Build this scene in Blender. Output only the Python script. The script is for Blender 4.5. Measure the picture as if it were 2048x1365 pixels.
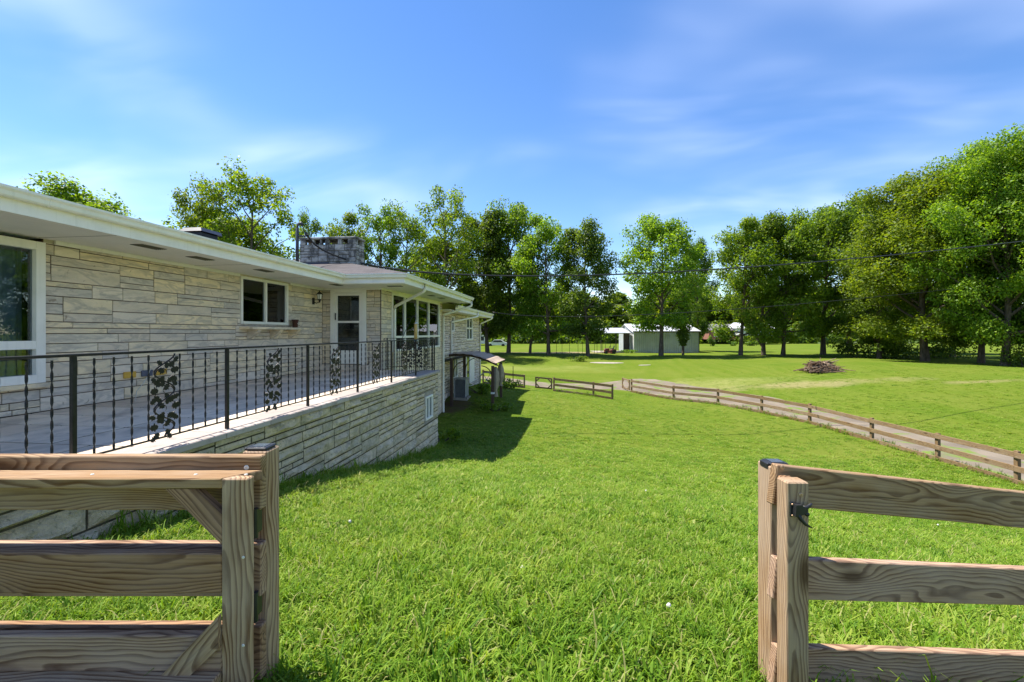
import bpy, math, random
import numpy as np
from mathutils import Vector, Matrix

# ------------------------------------------------------------------ scene
for o in list(bpy.data.objects): bpy.data.objects.remove(o)
SC = bpy.context.scene
COL = SC.collection
TH = math.atan(111 / 910.0)            # the house axis (+Y) lies 7 degrees right of the view
CT, ST = math.cos(TH), math.sin(TH)

# camera: level, 16 mm, eye at the origin of heights
cam_d = bpy.data.cameras.new('camera')
cam = bpy.data.objects.new('camera', cam_d); COL.objects.link(cam)
cam.location = (0, 0, 0); cam.rotation_euler = (math.pi / 2, 0, TH)
cam_d.sensor_width = 36; cam_d.lens = 16.0; cam_d.shift_y = -16.5 / 2048
cam_d.clip_start = 0.05; cam_d.clip_end = 3000
SC.camera = cam

# sun and sky
SUN_TO = Vector((-2.7, 0.9, 5.2)).normalized()
ELEV = math.asin(SUN_TO.z)
AZ = math.atan2(SUN_TO.x, SUN_TO.y)     # clockwise from +Y
sd = bpy.data.lights.new('sun', 'SUN'); sd.energy = 4.7; sd.angle = math.radians(0.55); sd.color = (1.0, 0.95, 0.86)
sun = bpy.data.objects.new('sun', sd); COL.objects.link(sun)
sun.rotation_euler = (-SUN_TO).to_track_quat('-Z', 'Y').to_euler(); sun.location = (-20, 10, 40)

W = bpy.data.worlds.new('World'); SC.world = W; W.use_nodes = True
def build_world():
    nt = W.node_tree; nt.nodes.clear(); L = nt.links.new
    out = nt.nodes.new('ShaderNodeOutputWorld'); bg = nt.nodes.new('ShaderNodeBackground')
    sky = nt.nodes.new('ShaderNodeTexSky'); sky.sky_type = 'NISHITA'; sky.sun_disc = False
    sky.sun_elevation = ELEV; sky.sun_rotation = AZ
    sky.air_density = 1.0; sky.dust_density = 0.1; sky.ozone_density = 2.0; sky.altitude = 200
    hs = nt.nodes.new('ShaderNodeHueSaturation'); hs.inputs['Saturation'].default_value = 1.23
    hs.inputs['Value'].default_value = 1.0; hs.inputs['Hue'].default_value = 0.507
    L(sky.outputs[0], hs.inputs['Color'])
    # thin cirrus, spread over the whole dome
    tc = nt.nodes.new('ShaderNodeTexCoord'); sep = nt.nodes.new('ShaderNodeSeparateXYZ'); L(tc.outputs['Generated'], sep.inputs[0])
    mx = nt.nodes.new('ShaderNodeMath'); mx.operation = 'ADD'; L(sep.outputs[2], mx.inputs[0]); mx.inputs[1].default_value = 0.22
    dx = nt.nodes.new('ShaderNodeMath'); dx.operation = 'DIVIDE'; L(sep.outputs[0], dx.inputs[0]); L(mx.outputs[0], dx.inputs[1])
    dy = nt.nodes.new('ShaderNodeMath'); dy.operation = 'DIVIDE'; L(sep.outputs[1], dy.inputs[0]); L(mx.outputs[0], dy.inputs[1])
    cb = nt.nodes.new('ShaderNodeCombineXYZ'); L(dx.outputs[0], cb.inputs[0]); L(dy.outputs[0], cb.inputs[1])
    def noise(scale, detail, dist, loc, sc, rot=0.0):
        mp = nt.nodes.new('ShaderNodeMapping'); mp.inputs['Location'].default_value = loc; mp.inputs['Scale'].default_value = sc
        mp.inputs['Rotation'].default_value = (0, 0, rot)
        L(cb.outputs[0], mp.inputs[0])
        n = nt.nodes.new('ShaderNodeTexNoise'); n.inputs['Scale'].default_value = scale; n.inputs['Detail'].default_value = detail
        n.inputs['Distortion'].default_value = dist; n.inputs['Roughness'].default_value = 0.5; L(mp.outputs[0], n.inputs['Vector']); return n
    big = noise(0.75, 3, 0.3, (2.3, 7.2, 0), (1, 1.2, 1))
    fine = noise(1.6, 3.5, 0.6, (1.0, 4.0, 0), (0.75, 1.5, 1), 0.15)
    def rng(n, a, b):
        r = nt.nodes.new('ShaderNodeMapRange'); r.interpolation_type = 'SMOOTHSTEP'
        r.inputs['From Min'].default_value = a; r.inputs['From Max'].default_value = b; L(n.outputs[0], r.inputs['Value']); return r
    b = rng(big, 0.38, 0.74); f = rng(fine, 0.30, 0.80)
    mul = nt.nodes.new('ShaderNodeMath'); mul.operation = 'MULTIPLY'; L(b.outputs[0], mul.inputs[0]); L(f.outputs[0], mul.inputs[1])
    amt = nt.nodes.new('ShaderNodeMath'); amt.operation = 'MULTIPLY'; L(mul.outputs[0], amt.inputs[0]); amt.inputs[1].default_value = 0.6
    mixn = nt.nodes.new('ShaderNodeMix'); mixn.data_type = 'RGBA'
    L(amt.outputs[0], mixn.inputs[0]); L(hs.outputs[0], mixn.inputs[6]); mixn.inputs[7].default_value = (7.4, 8.0, 9.4, 1)
    L(mixn.outputs[2], bg.inputs['Color']); bg.inputs['Strength'].default_value = 0.104
    L(bg.outputs[0], out.inputs[0])
build_world()
SC.view_settings.view_transform = 'Standard'; SC.view_settings.look = 'None'
SC.cycles.max_bounces = 7; SC.cycles.diffuse_bounces = 4; SC.cycles.glossy_bounces = 3; SC.cycles.transparent_max_bounces = 8
SC.view_settings.exposure = 1.14; SC.view_settings.gamma = 1.0; SC.view_settings.use_curve_mapping = False

rnd = random.Random(7)
R = np.random.default_rng(11)

def cw(X, D):                            # camera-aligned (right, forward) -> world x, y
    return X * CT - D * ST, X * ST + D * CT

# ------------------------------------------------------------------ helpers: materials
class Gr:
    def __init__(s, name):
        s.m = bpy.data.materials.new(name); s.m.use_nodes = True
        s.t = s.m.node_tree; s.t.nodes.clear()
        s.out = s.t.nodes.new('ShaderNodeOutputMaterial')
    def n(s, typ, i=None, o=0, **kw):
        nd = s.t.nodes.new('ShaderNode' + typ)
        for k, v in kw.items(): setattr(nd, k, v)
        for k, v in (i or {}).items(): s.set(nd, k, v)
        return nd.outputs[o]
    def set(s, nd, k, v):
        sock = nd.inputs[k]
        if isinstance(v, bpy.types.NodeSocket): s.t.links.new(v, sock)
        else:
            if isinstance(v, tuple) and len(v) == 3 and sock.type == 'RGBA': v = v + (1,)
            sock.default_value = v
    def noise(s, vec, scale, detail=4, rough=0.55, dist=0.0, o=0):
        return s.n('TexNoise', {'Vector': vec, 'Scale': scale, 'Detail': detail, 'Roughness': rough, 'Distortion': dist}, o)
    def ramp(s, fac, stops, interp='LINEAR'):
        nd = s.t.nodes.new('ShaderNodeValToRGB'); cr = nd.color_ramp; cr.interpolation = interp
        while len(cr.elements) < len(stops): cr.elements.new(0.5)
        for e, (p, c) in zip(cr.elements, stops):
            e.position = p; e.color = (c, c, c, 1) if isinstance(c, (int, float)) else tuple(c) + (1,)
        s.t.links.new(fac, nd.inputs[0]); return nd.outputs[0]
    def mix(s, f, a, b, blend='MIX'):
        nd = s.t.nodes.new('ShaderNodeMix'); nd.data_type = 'RGBA'; nd.blend_type = blend
        for k, v in ((0, f), (6, a), (7, b)):
            if isinstance(v, bpy.types.NodeSocket): s.t.links.new(v, nd.inputs[k])
            else: nd.inputs[k].default_value = v if not isinstance(v, tuple) else v + (1,)
        return nd.outputs[2]
    def math(s, op, a, b=0.0, c=0.0):
        nd = s.t.nodes.new('ShaderNodeMath'); nd.operation = op
        for k, v in ((0, a), (1, b), (2, c)):
            if isinstance(v, bpy.types.NodeSocket): s.t.links.new(v, nd.inputs[k])
            else: nd.inputs[k].default_value = v
        return nd.outputs[0]
    def vmath(s, op, a, b=(0, 0, 0)):
        nd = s.t.nodes.new('ShaderNodeVectorMath'); nd.operation = op
        for k, v in ((0, a), (1, b)):
            if isinstance(v, bpy.types.NodeSocket): s.t.links.new(v, nd.inputs[k])
            else: nd.inputs[k].default_value = v
        return nd.outputs[0]
    def mapping(s, vec, scale=(1, 1, 1), rot=(0, 0, 0), loc=(0, 0, 0)):
        return s.n('Mapping', {'Vector': vec, 'Scale': scale, 'Rotation': rot, 'Location': loc})
    def pos(s): return s.n('NewGeometry', o=0)
    def obj(s): return s.n('TexCoord', o=3)
    def orand(s):
        nd = s.t.nodes.new('ShaderNodeObjectInfo'); return nd.outputs['Random']
    def island(s):
        nd = s.t.nodes.new('ShaderNodeNewGeometry'); return nd.outputs['Random Per Island']
    def bump(s, h, strength=0.4, dist=0.01):
        return s.n('Bump', {'Height': h, 'Strength': strength, 'Distance': dist})
    def surf(s, color, rough=0.6, metal=0.0, normal=None, spec=0.5, **kw):
        b = s.t.nodes.new('ShaderNodeBsdfPrincipled')
        s.set(b, 'Base Color', color); s.set(b, 'Roughness', rough); s.set(b, 'Metallic', metal); s.set(b, 'Specular IOR Level', spec)
        if normal is not None: s.set(b, 'Normal', normal)
        for k, v in kw.items(): s.set(b, k, v)
        s.t.links.new(b.outputs[0], s.out.inputs[0]); return s.m

MAT = {}
def plain(name, col, rough=0.6, metal=0.0, var=0.12, scale=6.0, spec=0.4):
    g = Gr(name); p = g.pos()
    n = g.noise(p, scale, 5, 0.6)
    dark = tuple(c * (1 - var * 1.6) for c in col); lite = tuple(min(1, c * (1 + var)) for c in col)
    c = g.ramp(n, [(0.3, dark), (0.7, lite)])
    MAT[name] = g.surf(c, rough, metal, g.bump(g.noise(p, scale * 9, 3), 0.08, 0.004), spec)
    return MAT[name]

def mk_marble():
    g = Gr('marble'); p = g.pos(); r = g.orand()
    off = g.vmath('ADD', p, g.n('CombineXYZ', {0: g.math('MULTIPLY', r, 37.0), 1: g.math('MULTIPLY', r, 91.0), 2: g.math('MULTIPLY', r, 53.0)}))
    base = g.ramp(r, [(0.0, (0.72, 0.60, 0.46)), (0.22, (0.82, 0.67, 0.46)), (0.45, (0.78, 0.66, 0.52)), (0.62, (0.85, 0.68, 0.44)), (0.8, (0.64, 0.56, 0.47)), (0.92, (0.80, 0.68, 0.51))], 'CONSTANT')
    cloud = g.noise(g.mapping(off, (1.0, 1.0, 3.2)), 2.0, 6, 0.6, 0.5)
    col = g.mix(g.ramp(cloud, [(0.44, 0.0), (0.68, 0.6)]), base, (0.47, 0.42, 0.36))
    warm = g.noise(g.mapping(off, (1, 1, 2.0)), 1.4, 4, 0.5, 0.8)
    col = g.mix(g.ramp(warm, [(0.52, 0.0), (0.75, 0.35)]), col, (0.54, 0.43, 0.28))
    v = g.noise(g.mapping(off, (0.8, 0.8, 2.6), (0.35, 0.2, 0)), 2.0, 5, 0.55, 0.7)
    vein = g.ramp(v, [(0.44, 0.0), (0.49, 0.42), (0.51, 0.42), (0.56, 0.0)])
    col = g.mix(vein, col, (0.30, 0.27, 0.24))
    spots = g.noise(off, 9, 2, 0.5, 0.6); col = g.mix(g.ramp(spots, [(0.70, 0.0), (0.76, 0.6)]), col, (0.20, 0.14, 0.09))
    h = g.noise(g.mapping(off, (1, 1, 2.2)), 14, 6, 0.6)
    MAT['marble'] = g.surf(col, 0.8, 0, g.bump(h, 0.6, 0.02), 0.12)
def mk_rock():
    g = Gr('rock_face'); p = g.pos(); r = g.orand()
    off = g.vmath('ADD', p, g.n('CombineXYZ', {0: g.math('MULTIPLY', r, 17.0), 1: g.math('MULTIPLY', r, 61.0), 2: g.math('MULTIPLY', r, 29.0)}))
    base = g.ramp(r, [(0.0, (0.72, 0.64, 0.51)), (0.3, (0.80, 0.72, 0.59)), (0.55, (0.74, 0.64, 0.49)), (0.8, (0.60, 0.56, 0.47)), (1.0, (0.80, 0.72, 0.60))])
    n1 = g.noise(g.mapping(off, (1, 1, 1.6)), 4.2, 8, 0.72, 0.8)
    col = g.mix(g.ramp(n1, [(0.45, 0.0), (0.66, 0.75)]), base, (0.34, 0.315, 0.25))
    n2 = g.noise(p, 1.6, 5, 0.6, 0.4)                       # algae and soot that grow across the wall
    col = g.mix(g.ramp(n2, [(0.54, 0.0), (0.78, 0.55)]), col, (0.28, 0.28, 0.14))
    n3 = g.noise(off, 7, 6, 0.7)
    col = g.mix(g.ramp(n3, [(0.60, 0.0), (0.72, 0.6)]), col, (0.27, 0.18, 0.11))
    n4 = g.noise(p, 22, 4, 0.7)
    col = g.mix(g.ramp(n4, [(0.57, 0.0), (0.68, 0.6)]), col, (0.13, 0.13, 0.09))
    h = g.math('ADD', g.noise(g.mapping(off, (1, 1, 1.5)), 9, 8, 0.68, 0.5), g.math('MULTIPLY', g.noise(off, 34, 5, 0.7), 0.35))
    MAT['rock_face'] = g.surf(g.mix(1.0, col, (1.10, 1.02, 0.88), 'MULTIPLY'), 0.9, 0, g.bump(h, 1.0, 0.08), 0.05)
def mk_chimney():
    g = Gr('sooty_stone'); p = g.pos(); r = g.orand()
    base = g.ramp(r, [(0.0, (0.42, 0.40, 0.36)), (0.5, (0.52, 0.49, 0.44)), (1.0, (0.36, 0.34, 0.32))])
    n = g.noise(p, 3.0, 6, 0.65, 0.5)
    col = g.mix(g.ramp(n, [(0.40, 0.0), (0.60, 0.9)]), base, (0.05, 0.05, 0.05))
    MAT['sooty_stone'] = g.surf(col, 0.85, 0, g.bump(g.noise(p, 18, 6, 0.65), 0.7, 0.03), 0.2)
def mk_flag():
    g = Gr('flagstone'); p = g.pos(); r = g.orand()
    base = g.ramp(r, [(0.0, (0.54, 0.45, 0.35)), (0.35, (0.75, 0.63, 0.50)), (0.7, (0.64, 0.52, 0.40)), (1.0, (0.80, 0.68, 0.54))])
    n = g.noise(g.mapping(p, (1.2, .7, 1)), 1.8, 6, 0.6, 1.2)
    col = g.mix(g.ramp(n, [(0.46, 0.0), (0.66, 0.6)]), base, (0.30, 0.26, 0.22))
    s = g.noise(p, 6, 6, 0.7, 0.4)
    col = g.mix(g.ramp(s, [(0.60, 0.0), (0.74, 0.6)]), col, (0.16, 0.14, 0.12))
    MAT['flagstone'] = g.surf(col, 0.95, 0, g.bump(g.noise(p, 20, 6, 0.6), 0.3, 0.008), 0.03)
def mk_cap():
    g = Gr('cap_stone'); p = g.pos(); r = g.orand()
    base = g.ramp(r, [(0.0, (0.40, 0.345, 0.31)), (0.5, (0.46, 0.40, 0.36)), (1.0, (0.36, 0.31, 0.28))])
    n = g.noise(p, 5, 6, 0.7, 0.5)
    col = g.mix(g.ramp(n, [(0.52, 0.0), (0.70, 0.65)]), base, (0.25, 0.20, 0.17))
    d = g.noise(p, 2.0, 5, 0.6); col = g.mix(g.ramp(d, [(0.58, 0.0), (0.75, 0.5)]), col, (0.16, 0.17, 0.13))
    MAT['cap_stone'] = g.surf(col, 0.8, 0, g.bump(g.noise(p, 24, 6, 0.6), 0.35, 0.008), 0.05)
def mk_wood(name, light, dark, grey, grey_amt, scale=9.0):
    g = Gr(name); r = g.orand()
    tc = g.obj()
    off = g.vmath('ADD', tc, g.n('CombineXYZ', {0: g.math('MULTIPLY', r, 31.0), 1: 0.0, 2: 0.0}))
    v = g.t.nodes.new('ShaderNodeTexVoronoi'); v.inputs['Scale'].default_value = 1.0; v.inputs['Randomness'].default_value = 0.9
    v.voronoi_dimensions = '2D'
    g.t.links.new(g.mapping(off, (0.95, 2.6, 1.0)), v.inputs['Vector'])
    kd = v.outputs['Distance']
    kn = g.math('POWER', 2.718, g.math('MULTIPLY', g.math('MULTIPLY', kd, kd), -34.0))   # knots bend the rings
    warp = g.noise(g.mapping(off, (1.1, 4.0, 4.0)), 1.0, 3, 0.5)
    warp2 = g.noise(g.mapping(off, (5.0, 18.0, 18.0)), 1.0, 2, 0.5)
    sp = g.t.nodes.new('ShaderNodeSeparateXYZ'); g.t.links.new(tc, sp.inputs[0])
    yy = g.math('ADD', sp.outputs[1], g.math('MULTIPLY_ADD', r, 0.16, -0.08))
    zz = g.math('ADD', sp.outputs[2], g.math('MULTIPLY_ADD', r, 0.05, 0.035))
    rad = g.math('SQRT', g.math('ADD', g.math('MULTIPLY', yy, yy), g.math('MULTIPLY', zz, zz)))
    rad = g.math('ADD', rad, g.math('MULTIPLY', warp, 0.16)); rad = g.math('ADD', rad, g.math('MULTIPLY', warp2, 0.006))
    rad = g.math('ADD', rad, g.math('MULTIPLY', kn, 0.05))
    ring = g.math('FRACT', g.math('MULTIPLY', rad, 80.0))
    band = g.ramp(ring, [(0.0, 0.05), (0.45, 0.25), (0.78, 1.0), (0.93, 0.85), (1.0, 0.05)])
    fib = g.noise(g.mapping(off, (3.0, 160.0, 160.0)), 1.0, 3, 0.6)
    col = g.mix(band, light, dark)
    col = g.mix(g.ramp(fib, [(0.3, 0.0), (0.75, 0.5)]), col, tuple(c * 0.55 for c in dark))
    gn = g.noise(g.mapping(off, (2.5, 9, 9)), 1.0, 5, 0.65)
    col = g.mix(g.ramp(gn, [(0.35, 0.0), (0.68, grey_amt)]), col, grey)
    kdark = g.ramp(kd, [(0.03, 0.85), (0.09, 0.0)]); col = g.mix(kdark, col, tuple(c * 0.5 for c in dark))
    stain = g.noise(g.mapping(off, (1.5, 3, 3)), 1.3, 4, 0.6); col = g.mix(g.ramp(stain, [(0.55, 0.0), (0.8, 0.5)]), col, tuple(c * 0.5 for c in dark))
    ck = g.noise(g.mapping(off, (1.3, 55.0, 55.0)), 1.0, 2, 0.5); ckm = g.noise(g.mapping(off, (1.8, 5.0, 5.0)), 1.0, 2, 0.5)
    crack = g.math('MULTIPLY', g.ramp(ck, [(0.70, 0.0), (0.735, 1.0)]), g.ramp(ckm, [(0.5, 0.0), (0.6, 1.0)]))        # drying splits
    col = g.mix(g.math('MULTIPLY', crack, 0.85), col, (0.03, 0.02, 0.014))
    hv = g.t.nodes.new('ShaderNodeHueSaturation'); g.t.links.new(col, hv.inputs['Color']); g.t.links.new(g.math('MULTIPLY_ADD', r, 0.3, 0.88), hv.inputs['Value']); g.t.links.new(g.math('MULTIPLY_ADD', r, -0.18, 1.12), hv.inputs['Saturation'])
    col = hv.outputs[0]
    h = g.math('ADD', g.math('MULTIPLY', band, -0.5), g.math('SUBTRACT', fib, crack))
    MAT[name] = g.surf(col, 0.8, 0, g.bump(h, 0.35, 0.003), 0.2)
def mk_leaf(name, cols, trans=0.55):
    g = Gr(name); isl = g.island(); p = g.pos(); r = g.orand()
    f = g.math('ADD', g.math('MULTIPLY', isl, 0.55), g.math('MULTIPLY', g.noise(p, 0.35, 3, 0.5), 0.45))
    c = g.ramp(f, [(0.2, cols[0]), (0.5, cols[1]), (0.8, cols[2])])
    hv = g.t.nodes.new('ShaderNodeHueSaturation'); g.t.links.new(c, hv.inputs['Color'])
    g.t.links.new(g.math('MULTIPLY_ADD', r, 0.02, 0.492), hv.inputs['Hue']); g.t.links.new(g.math('MULTIPLY_ADD', r, 0.35, 0.82), hv.inputs['Value'])
    c = hv.outputs[0]
    b = g.t.nodes.new('ShaderNodeBsdfPrincipled'); g.set(b, 'Base Color', c); g.set(b, 'Roughness', 0.5); g.set(b, 'Specular IOR Level', 0.3)
    t = g.t.nodes.new('ShaderNodeBsdfTranslucent'); g.t.links.new(g.mix(1.0, c, (1.6, 1.5, 0.5), 'MULTIPLY'), t.inputs[0])
    ms = g.t.nodes.new('ShaderNodeMixShader'); ms.inputs[0].default_value = trans
    g.t.links.new(b.outputs[0], ms.inputs[1]); g.t.links.new(t.outputs[0], ms.inputs[2]); g.t.links.new(ms.outputs[0], g.out.inputs[0])
    MAT[name] = g.m
def mk_bark():
    g = Gr('bark'); p = g.obj()
    n = g.noise(g.mapping(p, (7, 7, 1.2)), 1.5, 6, 0.65)
    c = g.ramp(n, [(0.3, (0.045, 0.034, 0.026)), (0.55, (0.13, 0.10, 0.075)), (0.8, (0.20, 0.165, 0.13))])
    MAT['bark'] = g.surf(c, 0.9, 0, g.bump(n, 0.9, 0.05), 0.1)
def mk_glass():
    g = Gr('glass')
    fr = g.n('Fresnel', {'IOR': 1.5})
    gl = g.t.nodes.new('ShaderNodeBsdfGlossy'); gl.inputs['Roughness'].default_value = 0.0; gl.inputs['Color'].default_value = (0.95, 0.97, 1, 1)
    wob = g.bump(g.noise(g.pos(), 1.6, 2), 0.03, 0.05); g.t.links.new(wob, gl.inputs['Normal'])
    tr = g.t.nodes.new('ShaderNodeBsdfTransparent'); tr.inputs[0].default_value = (0.72, 0.78, 0.78, 1)
    ms = g.t.nodes.new('ShaderNodeMixShader'); g.t.links.new(g.math('MULTIPLY_ADD', fr, 1.0, 0.015), ms.inputs[0])
    g.t.links.new(tr.outputs[0], ms.inputs[1]); g.t.links.new(gl.outputs[0], ms.inputs[2]); g.t.links.new(ms.outputs[0], g.out.inputs[0])
    MAT['glass'] = g.m
def mk_ground():
    g = Gr('lawn_turf'); p = g.pos()
    big = g.noise(p, 0.16, 4, 0.55, 0.3); mid = g.noise(p, 0.9, 5, 0.6); fine = g.noise(p, 9, 6, 0.7); vf = g.noise(p, 60, 3, 0.7)
    col = g.ramp(big, [(0.32, (0.075, 0.132, 0.010)), (0.5, (0.105, 0.150, 0.013)), (0.68, (0.145, 0.168, 0.026))])
    col = g.mix(g.ramp(mid, [(0.38, 0.0), (0.68, 0.40)]), col, (0.075, 0.135, 0.012))
    # mowing passes
    wv = g.vmath('ADD', p, g.vmath('MULTIPLY', g.noise(p, 0.07, 2, 0.5, 0, 1), (9.0, 9.0, 0)))
    w1_ = g.noise(g.mapping(wv, (1.5, .10, 1), (0, 0, 0.5)), 1.0, 3, 0.5); w2_ = g.noise(g.mapping(wv, (.12, 1.7, 1), (0, 0, 0.25)), 1.0, 3, 0.5)
    far_ = g.ramp(g.noise(p, 0.045, 2, 0.5), [(0.42, 0.0), (0.58, 1.0)])
    w = g.ramp(g.mix(far_, w1_, w2_), [(0.40, 0.0), (0.62, 1.0)])
    col = g.mix(g.math('MULTIPLY', w, 0.42), col, (0.165, 0.185, 0.035))
    col = g.mix(g.ramp(fine, [(0.36, 0.0), (0.72, 0.30)]), col, (0.075, 0.14, 0.010))
    col = g.mix(g.ramp(vf, [(0.4, 0.0), (0.75, 0.45)]), col, (0.14, 0.175, 0.035))
    # worn strips with bare tan soil beyond the drive
    sep = g.t.nodes.new('ShaderNodeSeparateXYZ'); g.t.links.new(p, sep.inputs[0])
    nz = g.noise(p, 0.5, 5, 0.65); nz2 = g.noise(p, 2.5, 4, 0.6)
    def patch(cx, cy, rx, ry, rot, lo, hi):
        u = g.mapping(g.vmath('SUBTRACT', p, (cx, cy, 0)), (1, 1, 0), (0, 0, -rot))
        u = g.vmath('MULTIPLY', u, (1 / rx, 1 / ry, 0))
        ln = g.t.nodes.new('ShaderNodeVectorMath'); ln.operation = 'LENGTH'; g.t.links.new(u, ln.inputs[0])
        d = g.math('ADD', ln.outputs['Value'], g.math('MULTIPLY_ADD', nz, 1.6, -0.8))
        return g.ramp(d, [(lo, 1.0), (hi, 0.0)])
    for (cx, cy, rx, ry, rot, lo, hi, amt, c) in PATCHES:
        m = g.math('MULTIPLY', patch(cx, cy, rx, ry, rot, lo, hi), g.math('MULTIPLY', g.ramp(nz2, [(0.25, 0.55), (0.6, 1.0)]), amt))
        col = g.mix(m, col, c)
    h = g.math('ADD', fine, g.math('MULTIPLY', vf, 0.8))
    MAT['lawn_turf'] = g.surf(col, 1.0, 0, g.bump(h, 0.6, 0.05), 0.02)
def mk_drive():
    g = Gr('drive_paving'); p = g.pos()
    n = g.noise(p, 0.8, 5, 0.6, 0.3); f = g.noise(p, 30, 5, 0.75)
    col = g.ramp(n, [(0.32, (0.15, 0.122, 0.092)), (0.5, (0.205, 0.168, 0.125)), (0.7, (0.265, 0.215, 0.158))])
    col = g.mix(g.ramp(f, [(0.35, 0.0), (0.7, 0.5)]), col, (0.15, 0.125, 0.105))
    v = g.t.nodes.new('ShaderNodeTexVoronoi'); v.feature = 'DISTANCE_TO_EDGE'; v.inputs['Scale'].default_value = 0.55
    g.t.links.new(g.vmath('ADD', p, g.vmath('MULTIPLY', g.noise(p, 1.2, 4, 0.6, 0, 1), (0.9, 0.9, 0))), v.inputs['Vector'])
    gr = g.noise(p, 1.1, 3, 0.5)
    crack = g.math('MULTIPLY', g.ramp(v.outputs[0], [(0.02, 1.0), (0.10, 0.0)]), g.ramp(gr, [(0.46, 0.0), (0.60, 1.0)]))
    col = g.mix(crack, col, (0.13, 0.20, 0.03))
    tuft = g.ramp(g.noise(p, 2.2, 4, 0.6), [(0.64, 0.0), (0.72, 0.9)]); col = g.mix(tuft, col, (0.17, 0.21, 0.05))
    MAT['drive_paving'] = g.surf(col, 0.9, 0, g.bump(f, 0.5, 0.02), 0.15)
def mk_blade():
    g = Gr('grass_blade'); r = g.orand(); p = g.pos(); isl = g.island()
    f = g.math('ADD', g.math('MULTIPLY', r, 0.35), g.math('ADD', g.math('MULTIPLY', isl, 0.3), g.math('MULTIPLY', g.noise(p, 0.8, 4, 0.6), 0.5)))
    c = g.ramp(f, [(0.25, (0.070, 0.165, 0.010)), (0.5, (0.165, 0.285, 0.020)), (0.72, (0.265, 0.360, 0.042)), (0.95, (0.40, 0.42, 0.10))])
    dry = g.ramp(isl, [(0.95, 0.0), (0.96, 0.7)]); c = g.mix(dry, c, (0.38, 0.33, 0.15))
    b = g.t.nodes.new('ShaderNodeBsdfPrincipled'); g.set(b, 'Base Color', c); g.set(b, 'Roughness', 0.5); g.set(b, 'Specular IOR Level', 0.15)
    t = g.t.nodes.new('ShaderNodeBsdfTranslucent'); g.t.links.new(g.mix(1.0, c, (1.3, 1.25, 0.5), 'MULTIPLY'), t.inputs[0])
    ms = g.t.nodes.new('ShaderNodeMixShader'); ms.inputs[0].default_value = 0.38
    g.t.links.new(b.outputs[0], ms.inputs[1]); g.t.links.new(t.outputs[0], ms.inputs[2]); g.t.links.new(ms.outputs[0], g.out.inputs[0])
    MAT['grass_blade'] = g.m
def mk_shingle():
    g = Gr('shingle'); p = g.pos()
    sp = g.t.nodes.new('ShaderNodeSeparateXYZ'); g.t.links.new(p, sp.inputs[0])
    br = g.t.nodes.new('ShaderNodeTexBrick'); br.inputs['Scale'].default_value = 1.0
    br.inputs['Brick Width'].default_value = 0.32; br.inputs['Row Height'].default_value = 0.14; br.inputs['Mortar Size'].default_value = 0.008
    br.inputs['Color1'].default_value = (0.080, 0.072, 0.070, 1); br.inputs['Color2'].default_value = (0.135, 0.120, 0.116, 1); br.inputs['Mortar'].default_value = (0.05, 0.045, 0.045, 1)
    g.t.links.new(p, br.inputs['Vector'])
    c = g.mix(g.ramp(g.noise(p, 40, 4, 0.7), [(0.3, 0.0), (0.75, 0.45)]), br.outputs[0], (0.07, 0.06, 0.065))
    MAT['shingle'] = g.surf(c, 0.9, 0, g.bump(br.outputs[1], -0.6, 0.01), 0.15)
def mk_paint(name, col, rough=0.45, dirt=(0.35, 0.33, 0.25), amt=0.25):
    g = Gr(name); p = g.pos()
    n = g.noise(p, 2.2, 6, 0.65, 0.3)
    c = g.mix(g.ramp(n, [(0.48, 0.0), (0.78, amt)]), col, dirt)
    s = g.noise(g.mapping(p, (22, 22, 1.2)), 1.0, 4, 0.6); c = g.mix(g.ramp(s, [(0.55, 0.0), (0.8, amt * 0.7)]), c, dirt)
    MAT[name] = g.surf(c, rough, 0, g.bump(g.noise(p, 30, 3), 0.04, 0.003), 0.4)

PATCHES = []
# ------------------------------------------------------------------ helpers: meshes and objects
def tag(o, label=None, cat=None, group=None, kind=None):
    if label: o['label'] = label
    if cat: o['category'] = cat
    if group: o['group'] = group
    if kind: o['kind'] = kind
    return o
def link(name, me, mat=None, parent=None, loc=None, rot=None):
    o = bpy.data.objects.new(name, me); COL.objects.link(o)
    if me is not None and mat and len(me.materials) == 0: me.materials.append(MAT[mat] if isinstance(mat, str) else mat)
    if parent: o.parent = parent; o.matrix_parent_inverse = wm(parent).inverted()
    if loc is not None: o.location = loc
    if rot is not None: o.rotation_euler = rot
    return o
def wm(o):
    b = Matrix.LocRotScale(o.location, o.rotation_euler, o.scale)
    return wm(o.parent) @ o.matrix_parent_inverse @ b if o.parent else b
def empty(name, loc=(0, 0, 0), rot=(0, 0, 0)):
    o = bpy.data.objects.new(name, None); COL.objects.link(o); o.location = loc; o.rotation_euler = rot; o.empty_display_size = 0.2
    return o
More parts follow.
